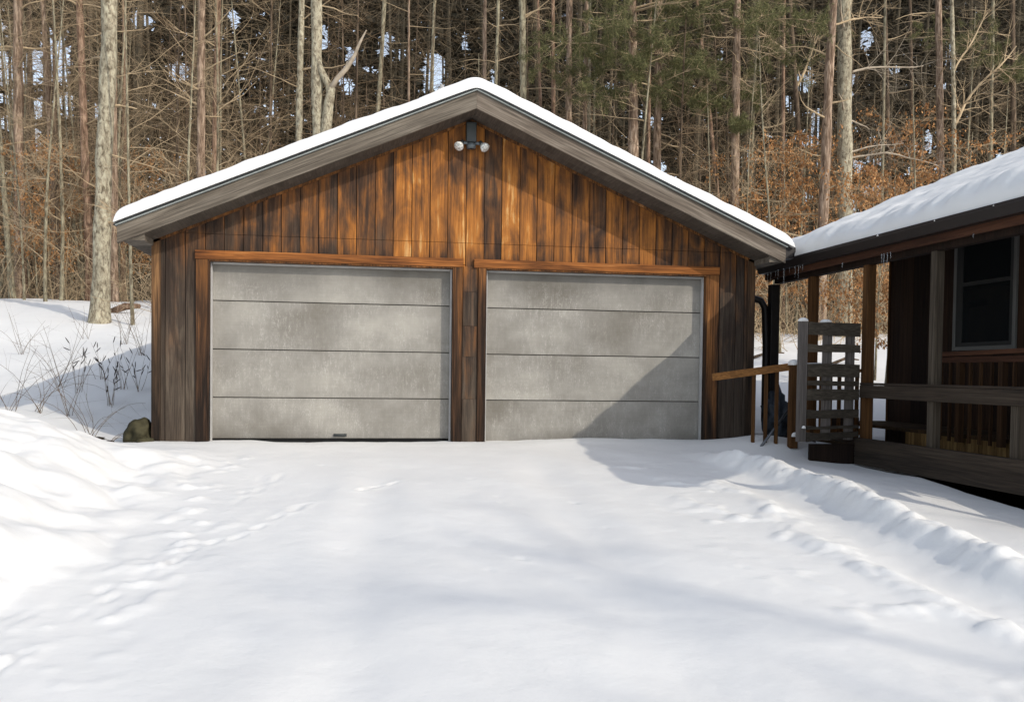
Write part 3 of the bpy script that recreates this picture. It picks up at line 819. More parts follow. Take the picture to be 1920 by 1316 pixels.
# pallet gate
gt_ = empty('pallet_gate', (5.4, -1.5, .1), 'grey wooden pallet used as a gate at the porch corner', 'gate')
A = Vector((4.60, -1.62, 0)); B = Vector((5.375, -1.47, 0)); ux = (B - A).normalized(); nrm = Vector((ux.y, -ux.x, 0))
ang = math.atan2(ux.y, ux.x); L_ = (B - A).length
Mg = Matrix.Translation(A) @ Matrix.Rotation(ang, 4, 'Z')
g0, g1 = .10, 1.385
for (a, b, t0_) in ((0, .095, 1), (.36, .43, 0), (.67, .735, 0)):
    s_b = MB(); s_b.box(a, b, -.035 if t0_ else -.018, .02 if t0_ else .065, g0 + (.0 if t0_ else .01), g1 - .0, random.random() if not t0_ else .9, Mg)
    s_b.build('stile', GATEZ, gt_, .005)
rows = [(1.243, 1.383), (1.063, 1.147), (.80, .935), (.70, .755), (.54, .665), (.35, .445), (.235, .275), (.10, .205)]
for k, (za, zb_) in enumerate(rows):
    bb = MB(); cut = random.uniform(-.012, .012)
    x_end = L_ if k != 3 else L_ * .995
    seg = [(.10, za + random.uniform(-.006, .006)), (x_end, za + (.05 if k == 7 else random.uniform(-.01, .01))), (x_end, zb_), (.5, zb_ + random.uniform(-.008, .008)), (.25, zb_ + random.uniform(-.015, .005)), (.10, zb_)]
    vs = [Mg @ Vector((p[0], yv, p[1])) for yv in (-.04, -.02) for p in seg]; n = len(seg)
    bb.add(vs, [tuple(range(n)), tuple(range(2 * n - 1, n - 1, -1))] + [(i, i + n, (i + 1) % n + n, (i + 1) % n) for i in range(n)], random.random())
    bb.build('board', GATEW, gt_, .003)

def snowcap(name, c, sx, sy, h, rot=0, label='', group=None, par=None):
    V = []; F = []; nr, ns_ = 7, 18
    for i in range(nr):
        r = math.sin(math.pi / 2 * (1 - i / (nr - 1))) if i else 1.0
        zz = math.sin(math.pi / 2 * i / (nr - 1)) ** .8
        for k in range(ns_):
            t = 2 * math.pi * k / ns_
            cx_, cy_ = math.cos(t), math.sin(t)
            q = (abs(cx_) ** 4 + abs(cy_) ** 4) ** -.25
            wv = 1 + .06 * mnoise.noise(Vector((cx_ * 2 + c[0] * 5, cy_ * 2, i * .5)))
            V.append((cx_ * q * sx * r * wv, cy_ * q * sy * r * wv, zz * h))
    for i in range(nr - 1):
        for k in range(ns_): F.append((i * ns_ + k, i * ns_ + (k + 1) % ns_, (i + 1) * ns_ + (k + 1) % ns_, (i + 1) * ns_ + k))
    F.append(tuple(range(ns_ - 1, -1, -1)))
    b = MB(); b.add(V, F, 0, True); o = b.build(name, SNOW, par); o.location = c; o.rotation_euler.z = rot
    return tag(o, label)
snowcap('snow_cap', Mg @ Vector((.048, -.008, g1)), .055, .035, .04, ang, 'little snow cap on the left upright of the pallet gate', None, gt_)
snowcap('snow_cap', Mg @ Vector((.37, .02, g1)), .06, .045, .035, ang, 'little snow cap on the middle of the pallet gate top', None, gt_)
snowcap('snow_cap', Mg @ Vector((.05, -.052, .245)), .022, .012, .03, ang, 'small blob of snow low on the left upright of the gate', None, gt_)

# ramp railing
rr = empty('ramp_railing', (4.86, -1.0, 0), 'brown wooden ramp railing with sloping handrail in front of the garage corner', 'railing')
hp = MB()
hp.bar((3.99, -.75, .775), (4.82, -.98, .905), .035, .085, .5); hp.build('handrail', BROWNX, rr, .004)
pp = MB(); pp.box(4.815, 4.905, -1.06, -.97, -.02, .93, .9); pp.build('post', BROWNZ, rr, .005)
hp = MB(); hp.bar((4.905, -1.0, .90), (5.98, -.70, .87), .09, .04, .3); hp.build('level_rail', BROWNX, rr, .004)
hp = MB(); hp.bar((4.905, -1.0, .15), (5.98, -.70, .15), .035, .08, .2); hp.build('lower_rail', BROWNX, rr, .004)
for k in range(3):
    t_ = (.56, .72, .86)[k]; bx_, by_ = 3.99 + .83 * t_, -.75 - .23 * t_ + .03
    b = MB(); b.box(bx_ - .017, bx_ + .017, by_ - .017, by_ + .017, -.03, .73 + .16 * t_, random.random()); b.build('baluster', BROWNZ, rr)
for k in range(8):
    t_ = (k + .6) / 8; bx_, by_ = 4.905 + 1.07 * t_, -1.0 + .30 * t_
    b = MB(); b.box(bx_ - .017, bx_ + .017, by_ - .03, by_ + .005, .08, .89, random.random()); b.build('baluster', BROWNZ, rr)
snowcap('snow_cap', (4.86, -1.015, .925), .06, .06, .065, .3, 'rounded snow cap on top of the ramp railing post', None, rr)
snowcap('snow_cap', (4.86, -1.075, .115), .04, .02, .05, 0, 'small blob of snow stuck low on the ramp railing post', None, rr)
snowcap('snow_strip', (5.25, -.90, .919), .33, .045, .04, .27, 'strip of snow on the level rail behind the pallet gate', None, rr)
# ramp boards beneath the snow
# pole
pl_ = MB(); pl_.tube([(4.475, -1.0, -.02), (4.94, -.78, .43)], .016, 10); o = pl_.build('metal_pole', METAL)
tag(o, 'thin grey metal pole stuck in the snow, leaning on the ramp railing', 'pole')
# crumpled tarp behind balusters
def blob(name, c, r, mat, seed, amp=.35, sub=3, label='', cat='', freq=2.5, parent=None):
    import bmesh
    bm = bmesh.new(); bmesh.ops.create_icosphere(bm, subdivisions=sub, radius=1)
    for v in bm.verts:
        n = mnoise.noise(v.co * freq + Vector((seed, 0, 0))) + .5 * mnoise.noise(v.co * freq * 2.3 + Vector((0, seed, 0)))
        v.co = v.co * (1 + amp * n); v.co = Vector((v.co.x * r[0], v.co.y * r[1], v.co.z * r[2]))
    for f in bm.faces: f.smooth = True
    me = bpy.data.meshes.new(name); bm.to_mesh(me); bm.free(); me.materials.append(mat)
    at = me.attributes.new('brd', 'FLOAT', 'POINT')
    o = bpy.data.objects.new(name, me); COL.objects.link(o); o.location = c
    return tag(o, label, cat)
blob('tarp', (5.2, .1, .25), (.16, .14, .32), TARP, 3, .6, 4, 'crumpled dark blue tarp bundle behind the ramp railing', 'tarp', 2.2)
blob('stone', (-2.45, .06, .06), (.15, .2, .17), STONE, 5, .3, 4, 'mossy brown stone half buried in snow at the garage corner', 'stone', 1.2)
blob('stone', (-2.38, -.06, -.06), (.12, .12, .11), STONE, 9, .4, 4, 'small dark stone at the foot of the garage corner', 'stone', 1.4)
blob('earth_clod', (-3.1, .35, gz(-3.1, .35) - .02), (.22, .10, .045), DIRT, 11, .5, 3, 'patch of dark earth and roots showing on the snow bank', 'earth')
blob('earth_clod', (-2.72, -.12, gz(-2.72, -.12) + .0), (.05, .05, .03), DIRT, 12, .5, 3, 'small dark clod between the earth patch and the stone', 'earth')

# ------------------------------------------------------------------ trees
SM_X = lambda u, Yd: None
def px_ray(u, v):
    """direction of photograph pixel (u,v) - used once to measure where trunks stand"""
    a = (u - 960) / F_PX; b = -(v - CY) / F_PX
    d = F0 + Rr * a + Ur * b
    return d
def at_y(u, v, y):
    d = px_ray(u, v); t = (y - CAM.y) / d.y
    return CAM + d * t

def rot_about(d, ax, a): return Matrix.Rotation(a, 3, ax) @ d
def branch(mb, p, d, L, r0, segs, droop, wob, sides=3, tips=None, r1=.25):
    pts = [Vector(p)]; rad = [r0]; d = Vector(d).normalized()
    for i in range(segs):
        d = (d + Vector((random.gauss(0, wob), random.gauss(0, wob), random.gauss(0, wob) + droop))).normalized()
        pts.append(pts[-1] + d * (L / segs)); rad.append(r0 * (1 - (1 - r1) * (i + 1) / segs))
    mb.tube(pts, rad, sides, cap=False)
    return pts, rad
def rand_side(d):
    a = Vector((random.gauss(0, 1), random.gauss(0, 1), random.gauss(0, 1))); a = (a - d * a.dot(d)); return a.normalized()

def add_twigs(mb, pts, rad, n, L, r, depth, spread=.9, up=.0, leaves=None, ldens=0):
    for _ in range(n):
        i = random.randint(max(1, len(pts) // 4), len(pts) - 1)
        d = (pts[i] - pts[i - 1]).normalized()
        s = rand_side(d); dd = (d * (1 - spread * .5) + s * spread + Vector((0, 0, up))).normalized()
        l = L * random.uniform(.5, 1.2)
        p2, r2 = branch(mb, pts[i - 1].lerp(pts[i], random.random()), dd, l, min(r, rad[i] * .8), 3 if depth else 2, .02, .13, 3)
        if leaves is not None and ldens:
            for q in range(int(ldens * random.uniform(.5, 1.5))):
                leaves.append(p2[-1].lerp(p2[-2], random.random() * 1.5) + Vector((random.gauss(0, .03), random.gauss(0, .03), random.gauss(0, .03))))
        if depth: add_twigs(mb, p2, r2, max(2, n // 2), L * .55, r * .7, depth - 1, spread, up, leaves, ldens)

def leaf_mesh(name, pts, size, mat, parent, droop=True, wf=.24):
    n = len(pts)
    if n == 0: return None
    P = np.array([tuple(p) for p in pts])
    ax = RNG.normal(size=(n, 3)); 
    if droop: ax[:, 2] = -abs(ax[:, 2]) - .8
    ax /= np.linalg.norm(ax, axis=1)[:, None]
    s = RNG.normal(size=(n, 3)); s -= ax * (s * ax).sum(1)[:, None]; s /= np.linalg.norm(s, axis=1)[:, None]
    L = size * RNG.uniform(.6, 1.3, n)[:, None]; W = L * wf
    V = np.stack([P, P + ax * L * .5 + s * W, P + ax * L, P + ax * L * .5 - s * W], 1).reshape(-1, 3)
    F = np.arange(4 * n).reshape(-1, 4)
    at = np.repeat(RNG.random(n), 4)
    return np_mesh(name, V, F, mat, False, parent, at)

def trunk_path(H, lean, wob, n=14, seed=0):
    ph = random.uniform(0, 6); q = random.uniform(0, 6)
    return [Vector((lean[0] * (i / n) * H + wob * math.sin(ph + 3.1 * i / n) - wob * math.sin(ph), lean[1] * (i / n) * H + wob * math.sin(q + 2.4 * i / n) - wob * math.sin(q), H * i / n)) for i in range(n + 1)]

def build_trunk(mb, H, r, lean=(0, 0), wob=.08, n=26, taper=.45, sides=14, flare=1.35, sink=.4):
    pts = trunk_path(H, lean, wob, n)
    rad = [r * (1 - (1 - taper) * i / n) * (1 + (flare - 1) * math.exp(-i / n * H / .45)) for i in range(n + 1)]
    rad = [q * (1 + .055 * math.sin(i * 1.9 + H) + random.gauss(0, .025)) for i, q in enumerate(rad)]
    pts = [p + Vector((random.gauss(0, r * .05), random.gauss(0, r * .05), 0)) for p in pts]
    # dense points at the root flare
    p2 = [pts[0] - Vector((0, 0, sink)), pts[0]]; r2 = [r * flare * 1.15, r * flare]
    for h in (.25, .6): p2.append(pts[0].lerp(pts[1], min(.95, h / (H / n)))); r2.append(r * (1 + (flare - 1) * math.exp(-h / .45)))
    p2 += pts[1:]; r2 += rad[1:]
    mb.tube(p2, r2, sides, cap=False)
    return pts, rad

# named repeat trees -------------------------------------------------------
ORD = ['first', 'second', 'third', 'fourth', 'fifth', 'sixth', 'seventh', 'eighth', 'ninth', 'tenth', 'eleventh', 'twelfth']
def needle_bough(mb, pts_n, p, d, L):
    """a pine bough: limb, side twigs and needle tufts"""
    pp, rr_ = branch(mb, p, d, L, .022, 6, -.03, .08, 4)
    for i in range(1, len(pp)):
        for _ in range(4):
            dd = (pp[i] - pp[i - 1]).normalized(); s = rand_side(dd)
            q, _r = branch(mb, pp[i], dd * .6 + s * .8 + Vector((0, 0, .1)), L * .28 * random.uniform(.5, 1.1), .006, 2, 0, .15, 3)
            for k in range(9):
                c = q[0].lerp(q[-1], .35 + .65 * random.random())
                for _2 in range(13): pts_n.append(c + Vector((random.gauss(0, .035), random.gauss(0, .035), random.gauss(0, .03))))

def std_tree(name, u0, v0, u1, y, wpx, mat, label, group=None, cat='tree', H=None, boughs=(), stubs=10, wob=.06, twmat=None, taper=None, stub_len=1.2, limbs=(), kind_twigs=0):
    """trunk whose foot is seen at (u0,v0) and which crosses the top of the photo at u1; width wpx near the foot"""
    b = at_y(u0, v0, y); gzz = gz(b.x, b.y)
    # foot on the terrain: keep the column, drop to the ground there
    top = at_y(u1, 0, y)
    lean = ((top.x - b.x) / max(1, (top.z - b.z)), random.uniform(-.01, .01))
    bx_ = b.x - lean[0] * (b.z - gzz)
    depth = (Vector((b.x, b.y, b.z)) - CAM).length
    r = wpx / 2 / F_PX * depth
    H = H or max(top.z - gzz + random.uniform(3, 6), 8)
    e = empty(name, (bx_, y, gzz), label, cat, group)
    mb = MB(); pts, rad = build_trunk(mb, H, r, lean, wob, taper=taper or .55)
    mb.build('trunk', mat, e, local=True)
    if stubs or limbs or kind_twigs:
        tb = MB()
        for _ in range(stubs):
            k = random.uniform(.15, .98) * (len(pts) - 1); i = int(k); p = pts[i].lerp(pts[min(i + 1, len(pts) - 1)], k - i)
            a = random.uniform(0, 2 * math.pi)
            d = Vector((math.cos(a), math.sin(a), random.uniform(-.15, .45)))
            q, rq = branch(tb, p, d, stub_len * random.uniform(.3, 1.5), r * random.uniform(.08, .2) + .006, 5, random.uniform(-.05, .06), .12, 4)
            add_twigs(tb, q, rq, random.randint(1, 5), .5, .006, 0)
        for (h, a, el, L, rr0) in limbs:
            k = min(len(pts) - 1.01, h / H * (len(pts) - 1)); i = int(k); p = pts[i].lerp(pts[i + 1], k - i)
            d = Vector((math.cos(a) * math.cos(el), math.sin(a) * math.cos(el), math.sin(el)))
            q, rq = branch(tb, p, d, L, rr0, 8, .015, .08, 7, r1=.35)
            add_twigs(tb, q, rq, 12, L * .35, rr0 * .4, 1)
        tb.build('crown', twmat or TWIG, e, local=True)
    if boughs:
        nb = MB(); pn_ = []
        for (h, a, L) in boughs:
            k = min(len(pts) - 1.01, h / H * (len(pts) - 1)); i = int(k); p = pts[i].lerp(pts[i + 1], k - i)
            needle_bough(nb, pn_, p, Vector((math.cos(a), math.sin(a), .05)), L)
        nb.build('limbs', TWIG, e, local=True)
        leaf_mesh('needles', pn_, .13, NEEDLE, e, False, .05)
    return e

pi = math.pi
T = std_tree
# --- left of the garage
T('hardwood_tree', 187, 598, 194, 10.0, 28, B_PALE, 'thick pale lichen-covered tree at the left, its foot fully visible on the snow', H=13, stubs=16, wob=.06, taper=.84, limbs=((7.5, 3.4, .3, 2.2, .03), (3.6, .1, -.1, 1.6, .018)))
T('pine_tree', 40, 548, 27, 16, 18, B_PINE, 'tall reddish pine trunk nearest the left edge of the photo', stubs=26)
T('hardwood_tree', 22, 548, -18, 15.2, 9, B_GREY, 'slim pale leaning trunk at the far left edge', stubs=14)
T('pine_tree', 108, 548, 86, 17, 11, B_PINE, 'slim pine with patchy bark between the left edge pine and the thick pale tree', stubs=20)
T('pine_tree', 171, 548, 156, 15.5, 15, B_RED, 'reddish pine standing just left of the thick pale tree', stubs=18)
T('pine_tree', 214, 548, 217, 14.5, 13, B_PINE, 'brown pine close behind the right side of the thick pale tree', stubs=16)
T('pine_tree', 230, 548, 229, 20, 10, B_RED, 'dark reddish pine above the left corner of the garage roof', stubs=10)
T('pine_tree', 62, 548, 58, 19, 10, B_DARK, 'dark thin pine just right of the left edge pine', stubs=10)
# --- above the left slope
T('pine_tree', 380, 420, 383, 13, 17, B_PINE, 'tall reddish pine above the middle of the left roof slope, left of its twin', stubs=22)
T('pine_tree', 403, 420, 410, 15, 13, B_RED, 'pine close to the right of its thicker twin above the left roof slope', stubs=16)
T('hardwood_tree', 558, 420, 562, 13.5, 14, B_PALE, 'straight mottled pale trunk left of the forked tree', stubs=14)
ft = T('forked_tree', 600, 420, 594, 12, 22, B_PALE, 'pale forked tree with a broken bare limb pointing up right, behind the left roof slope', stubs=10, H=15, taper=.75)
fk = MB()
def fp(u, v, y=12.0):
    return at_y(u, v, y) - ft.location
fk.tube([fp(604, 330, 12), fp(612, 235, 11.9), fp(617, 190, 11.85), fp(622, 165, 11.8)], [.15, .13, .115, .09], 12)
fk.tube([fp(592, 105, 11.95), fp(603, 135, 11.9), fp(616, 160, 11.85), fp(620, 185, 11.85)], [.08, .085, .09, .09], 10)
fk.build('trunk', B_PALE, ft, local=True)
lb = MB(); lb.tube([fp(619, 170, 11.8), fp(632, 148, 11.75), fp(650, 128, 11.7), fp(664, 106, 11.65), fp(676, 78, 11.6), fp(687, 57, 11.6)], [.075, .062, .06, .045, .032, .012], 9)
lb.tube([fp(650, 128, 11.7), fp(651, 116, 11.7)], [.04, .02], 7)
lb.build('broken_limb', DEAD, ft, local=True)
T('hardwood_tree', 688, 420, 700, 17, 10, B_GREY, 'mottled crooked trunk between the forked tree and the garage peak', stubs=16, wob=.2)
T('hardwood_tree', 771, 420, 772, 20, 6, B_PINE, 'very thin trunk left of the roof vent pipe', stubs=12)
T('hardwood_tree', 800, 420, 836, 18, 9, B_GREY, 'thin trunk leaning right just above the roof vent pipe', stubs=12, wob=.22)
# --- above the peak and right slope
T('pine_tree', 910, 420, 907, 17, 10, B_PINE, 'pine trunk directly above the garage peak, left of a paler one', stubs=16)
T('hardwood_tree', 923, 420, 930, 15, 8, B_GREY, 'thin pale trunk beside the pine above the garage peak', stubs=18)
T('hardwood_tree', 984, 420, 974, 14, 16, B_GREY, 'pale grey trunk right of the garage peak', stubs=14)
T('pine_tree', 1018, 420, 1005, 18, 7, B_RED, 'thin reddish trunk right of the pale grey trunk near the peak', stubs=14)
T('pine_tree', 1037, 420, 1032, 16, 9, B_RED, 'reddish pine, second right of the pale grey trunk near the peak', stubs=14)
T('pine_tree', 1064, 420, 1062, 14.5, 15, B_PINE, 'straight stout pine above the upper right roof slope', stubs=18, boughs=[(8.6, .2, 2.4), (9.2, 5.2, 2.2), (8.0, .5, 1.5)])
T('pine_tree', 1090, 420, 1093, 15.5, 10, B_PINE, 'left trunk of a close pair of slim pines above the right roof slope', stubs=12)
T('pine_tree', 1103, 420, 1101, 16.5, 9, B_GREY, 'right trunk of a close pair of slim pines above the right roof slope', stubs=12)
T('pine_tree', 1190, 420, 1193, 13, 22, B_PINE, 'stout pine with green boughs above the middle of the right roof slope', boughs=[(7.4, 3.3, 2.4), (7.0, 2.6, 1.8), (6.7, .2, 2.6), (6.4, 5.5, 2.0), (7.7, 4.2, 2.2), (6.2, 3.6, 1.6), (8.3, 0, 2.6), (8.2, 3.0, 2.8), (8.8, 5, 2.8), (8.9, 3.8, 2.4), (7.2, 4.9, 2.0), (6.6, 4.5, 1.6)], stubs=22, stub_len=1.6)
T('pine_tree', 1215, 420, 1217, 18, 8, B_RED, 'thin reddish trunk between two stout pines above the right slope', stubs=10)
T('pine_tree', 1229, 420, 1229, 14.5, 17, B_PINE, 'stout pine right of the bough-bearing pine', stubs=22, stub_len=1.6, boughs=[(7.0, 5.0, 2.0), (8.9, 5.9, 2.6), (7.4, 5.6, 2.0), (7.9, .5, 2.4), (6.8, .1, 1.6), (8.4, 4.6, 2.2)])
T('hardwood_tree', 1350, 420, 1318, 19, 8, B_RED, 'slanting reddish trunk leaning left above the lower right slope', stubs=10, wob=.15)
T('pine_tree', 1379, 440, 1385, 13, 18, B_PINE, 'straight brown pine above the lower end of the right roof slope', stubs=24, stub_len=1.4, boughs=[(7.8, .3, 2.6), (7.0, .8, 2.0), (8.3, 5.5, 2.4), (6.2, 3.2, 1.2), (8.5, 2.6, 2.4), (8.8, .1, 2.8), (8.2, 4.6, 2.2), (5.6, 4.3, 1.1)])
T('pine_tree', 1537, 640, 1562, 12.0, 20, B_PINE, 'tall brown pine leaning slightly right, left of the thick pale tree by the porch', stubs=26, stub_len=1.6, limbs=((8.3, .2, .35, 2.0, .03),))
T('hardwood_tree', 1583, 640, 1589, 12.7, 27, B_PALE, 'thick pale lichen-covered tree rising behind the porch roof', taper=.8, stubs=12, stub_len=1.8, limbs=((7.2, .1, .3, 3.2, .035), (4.9, .05, .1, 3.8, .028)), twmat=DEAD)
T('hardwood_tree', 1398, 640, 1420, 14.5, 6, B_GREY, 'slender bare pale stem right of the brown pine over the lower right slope', stubs=20)
T('hardwood_tree', 1508, 640, 1514, 17, 11, B_DARK, 'dark crooked tree left of the tall brown pine', stubs=22, wob=.28, limbs=((9, 2.5, .8, 3, .05), (8, .5, .9, 3, .05)))
T('hardwood_tree', 1470, 640, 1480, 19, 8, B_RED, 'thin shaded trunk in the thicket over the roof valley', stubs=12, wob=.12)
T('hardwood_tree', 1650, 640, 1655, 16, 6, B_GREY, 'thin upright stem right of the thick pale tree by the porch', stubs=16)
T('hardwood_tree', 1672, 640, 1664, 18, 8, B_DARK, 'dark narrow trunk in the sky gap over the porch roof', stubs=12)
T('pine_tree', 1766, 640, 1763, 15, 14, B_PINE, 'brown trunk beside the crooked pale tree above the porch roof', stubs=16)
T('crooked_tree', 1790, 640, 1768, 14.5, 9, B_PALE, 'crooked pale tree forking right above the porch roof', stubs=12, wob=.25, limbs=((6.4, .1, 1.0, 3.2, .05), (8.0, .3, 1.1, 2.6, .035)))
T('hardwood_tree', 1718, 640, 1708, 20, 8, B_DARK, 'dark trunk between the sky gap and the crooked pale tree', stubs=10)
T('hardwood_tree', 1850, 640, 1856, 18, 7, B_GREY, 'slim grey trunk high over the porch roof near the right edge', stubs=18)
T('pine_tree', 1905, 640, 1902, 17, 10, B_DARK, 'dark pine trunk at the right edge of the photo', stubs=16, boughs=[(9.5, 3.3, 2.6), (8.7, 4.0, 2.2), (10.2, 2.8, 2.8)])

# --- sapling prototypes, copied with their parts
def sapling_proto(H, r, nb, leafy, mat, tw, wide=1.0, leafden=0):
    e = bpy.data.objects.new('sapling', None); COL.objects.link(e)
    mb = MB(); pts, rad = build_trunk(mb, H, r, (random.uniform(-.06, .06), random.uniform(-.05, .05)), random.uniform(.08, .25), n=12, taper=.22, sides=7, flare=1.2)
    mb.build('trunk', mat, e, local=True)
    tb = MB(); lv = []
    for _ in range(nb):
        k = random.uniform(.12, .97) * (len(pts) - 1); i = int(k); p = pts[i].lerp(pts[min(i + 1, len(pts) - 1)], k - i)
        a = random.uniform(0, 2 * pi); el = random.gauss(.35, .25)
        d = Vector((math.cos(a) * math.cos(el), math.sin(a) * math.cos(el), math.sin(el)))
        L = wide * random.uniform(.8, 2.6) * (1 - .35 * k / len(pts))
        q, rq = branch(tb, p, d, L, max(.006, rad[i] * .35), 7, random.uniform(-.02, .05), .09, 3)
        add_twigs(tb, q, rq, 6, L * .42, .0065, 1, .85, .05, lv if leafy else None, leafden)
    tb.build('crown', tw, e, local=True)
    if leafy: leaf_mesh('leaves', lv, .085, BEECH, e)
    return e
def copy_thing(src, loc, rz, sc, label, group, name=None):
    r = src.copy(); COL.objects.link(r); r.location = loc; r.rotation_euler = (0, 0, rz); r.scale = (sc, sc, sc)
    r['label'] = label; r['category'] = 'sapling' if 'sapling' in label else 'tree'; r['group'] = group
    for ch in src.children:
        c = ch.copy(); COL.objects.link(c); c.parent = r
    return r
protoB = [sapling_proto(random.uniform(7, 10), random.uniform(.035, .055), 34, False, B_GREY, TWIG) for _ in range(5)]
protoT = [sapling_proto(random.uniform(7, 10), random.uniform(.04, .07), 34, False, B_DARK, TWIG2, 1.1) for _ in range(3)]
protoL = [sapling_proto(random.uniform(3.5, 5), .028, 26, True, B_GREY, TWIG, .75, 3.3) for _ in range(3)]
used = set()
def put(src, loc, rz, sc, label, group):
    if src.name in used: return copy_thing(src, loc, rz, sc, label, group)
    used.add(src.name); src.location = loc; src.rotation_euler = (0, 0, rz); src.scale = (sc,) * 3
    src['label'] = label; src['category'] = 'sapling'; src['group'] = group
    return src
LABB = {'L': 'bare twiggy sapling in the thicket left of the garage', 'S': 'bare twiggy sapling in the thicket behind the left roof slope', 'P': 'bare twiggy sapling in the thicket behind the right roof slope', 'H': 'bare twiggy sapling in the thicket behind the house roof'}
def zone(u): return 'L' if u < 290 else 'S' if u < 895 else 'P' if u < 1485 else 'H'
# individually measured saplings
for (u, v, y, sc, lab) in ((249, 603, 9.7, 1.0, 'thin bare sapling just left of the garage corner, its foot showing on the snow'),
                           (85, 552, 13.5, 1.0, 'thin pale sapling leaning left between the left edge pine and the thick pale tree'),
                           (352, 420, 12, 1.0, 'slender pale sapling left of the twin pines above the left roof slope'),
                           (1402, 640, 12.5, .9, 'thin pale sapling standing over the right end of the garage roof'),
                           (1462, 648, 9.5, .8, 'small sapling seen under the porch roof left of the pallet gate')):
    p = at_y(u, v, y); put(protoB[len(used) % 5], (p.x, y, gz(p.x, y)), random.uniform(0, 6), sc, lab, 'bare saplings at the edge of the wood')
cnt = 0
for k in range(122):
    u = random.uniform(-60, 1980) if k > 40 else random.uniform(-80, 700)
    y = 11.5 + 15 * random.random() ** .7; p = at_y(u, 640, y)
    src = random.choice(protoB + protoT)
    if y > 19: src = random.choice(protoT)
    # keep the ground in front of the crest at left clear
    if u < 300 and y < 14: y = 14 + random.random() * 3; p = at_y(u, 640, y)
    put(src, (p.x, y, gz(p.x, y)), random.uniform(0, 2 * pi), random.uniform(.8, 1.35), LABB[zone(u)], 'saplings in the ' + {'L': 'thicket left of the garage', 'S': 'thicket behind the left slope', 'P': 'thicket behind the right slope', 'H': 'thicket behind the house'}[zone(u)])
LB = {'L': 'small beech sapling holding dry tan leaves left of the garage', 'S': 'small beech sapling holding dry tan leaves behind the left slope', 'P': 'beech sapling holding dry orange leaves near the roof valley', 'H': 'beech sapling holding dry orange leaves behind the house'}
for k, (u, y, sc) in enumerate(((70, 15.5, .8), (110, 16, .8), (135, 18, .9), (20, 17, .9), (240, 17, .8), (300, 20, 1.0), (1395, 13, 1.0), (1440, 14, 1.15), (1475, 13, 1.1), (1455, 17, 1.2), (1520, 15, 1.2), (1640, 13, 1.0), (1690, 15, 1.3), (1730, 17, 1.5), (1780, 14, 1.2), (1660, 18, 1.4))):
    p = at_y(u, 640, y); put(random.choice(protoL), (p.x, y, gz(p.x, y)), random.uniform(0, 6), sc, LB[zone(u)], 'leafy beech saplings, ' + {'L': 'left of the garage', 'S': 'behind the left slope', 'P': 'near the roof valley', 'H': 'behind the house'}[zone(u)])
for (u, v, y, lab, rz) in ((1632, 700, 5.6, 'beech sapling with orange leaves, half hidden by the brown porch post', 2), (1650, 700, 4.2, 'beech sapling with orange leaves between the porch post and the house corner', 1), (1585, 700, 6.5, 'beech sapling with orange leaves seen above the pallet gate', 3)):
    p = at_y(u, v, y); put(random.choice(protoL), (p.x + .1, y, gz(p.x, y)), rz, .8, lab, 'beech saplings behind the porch')

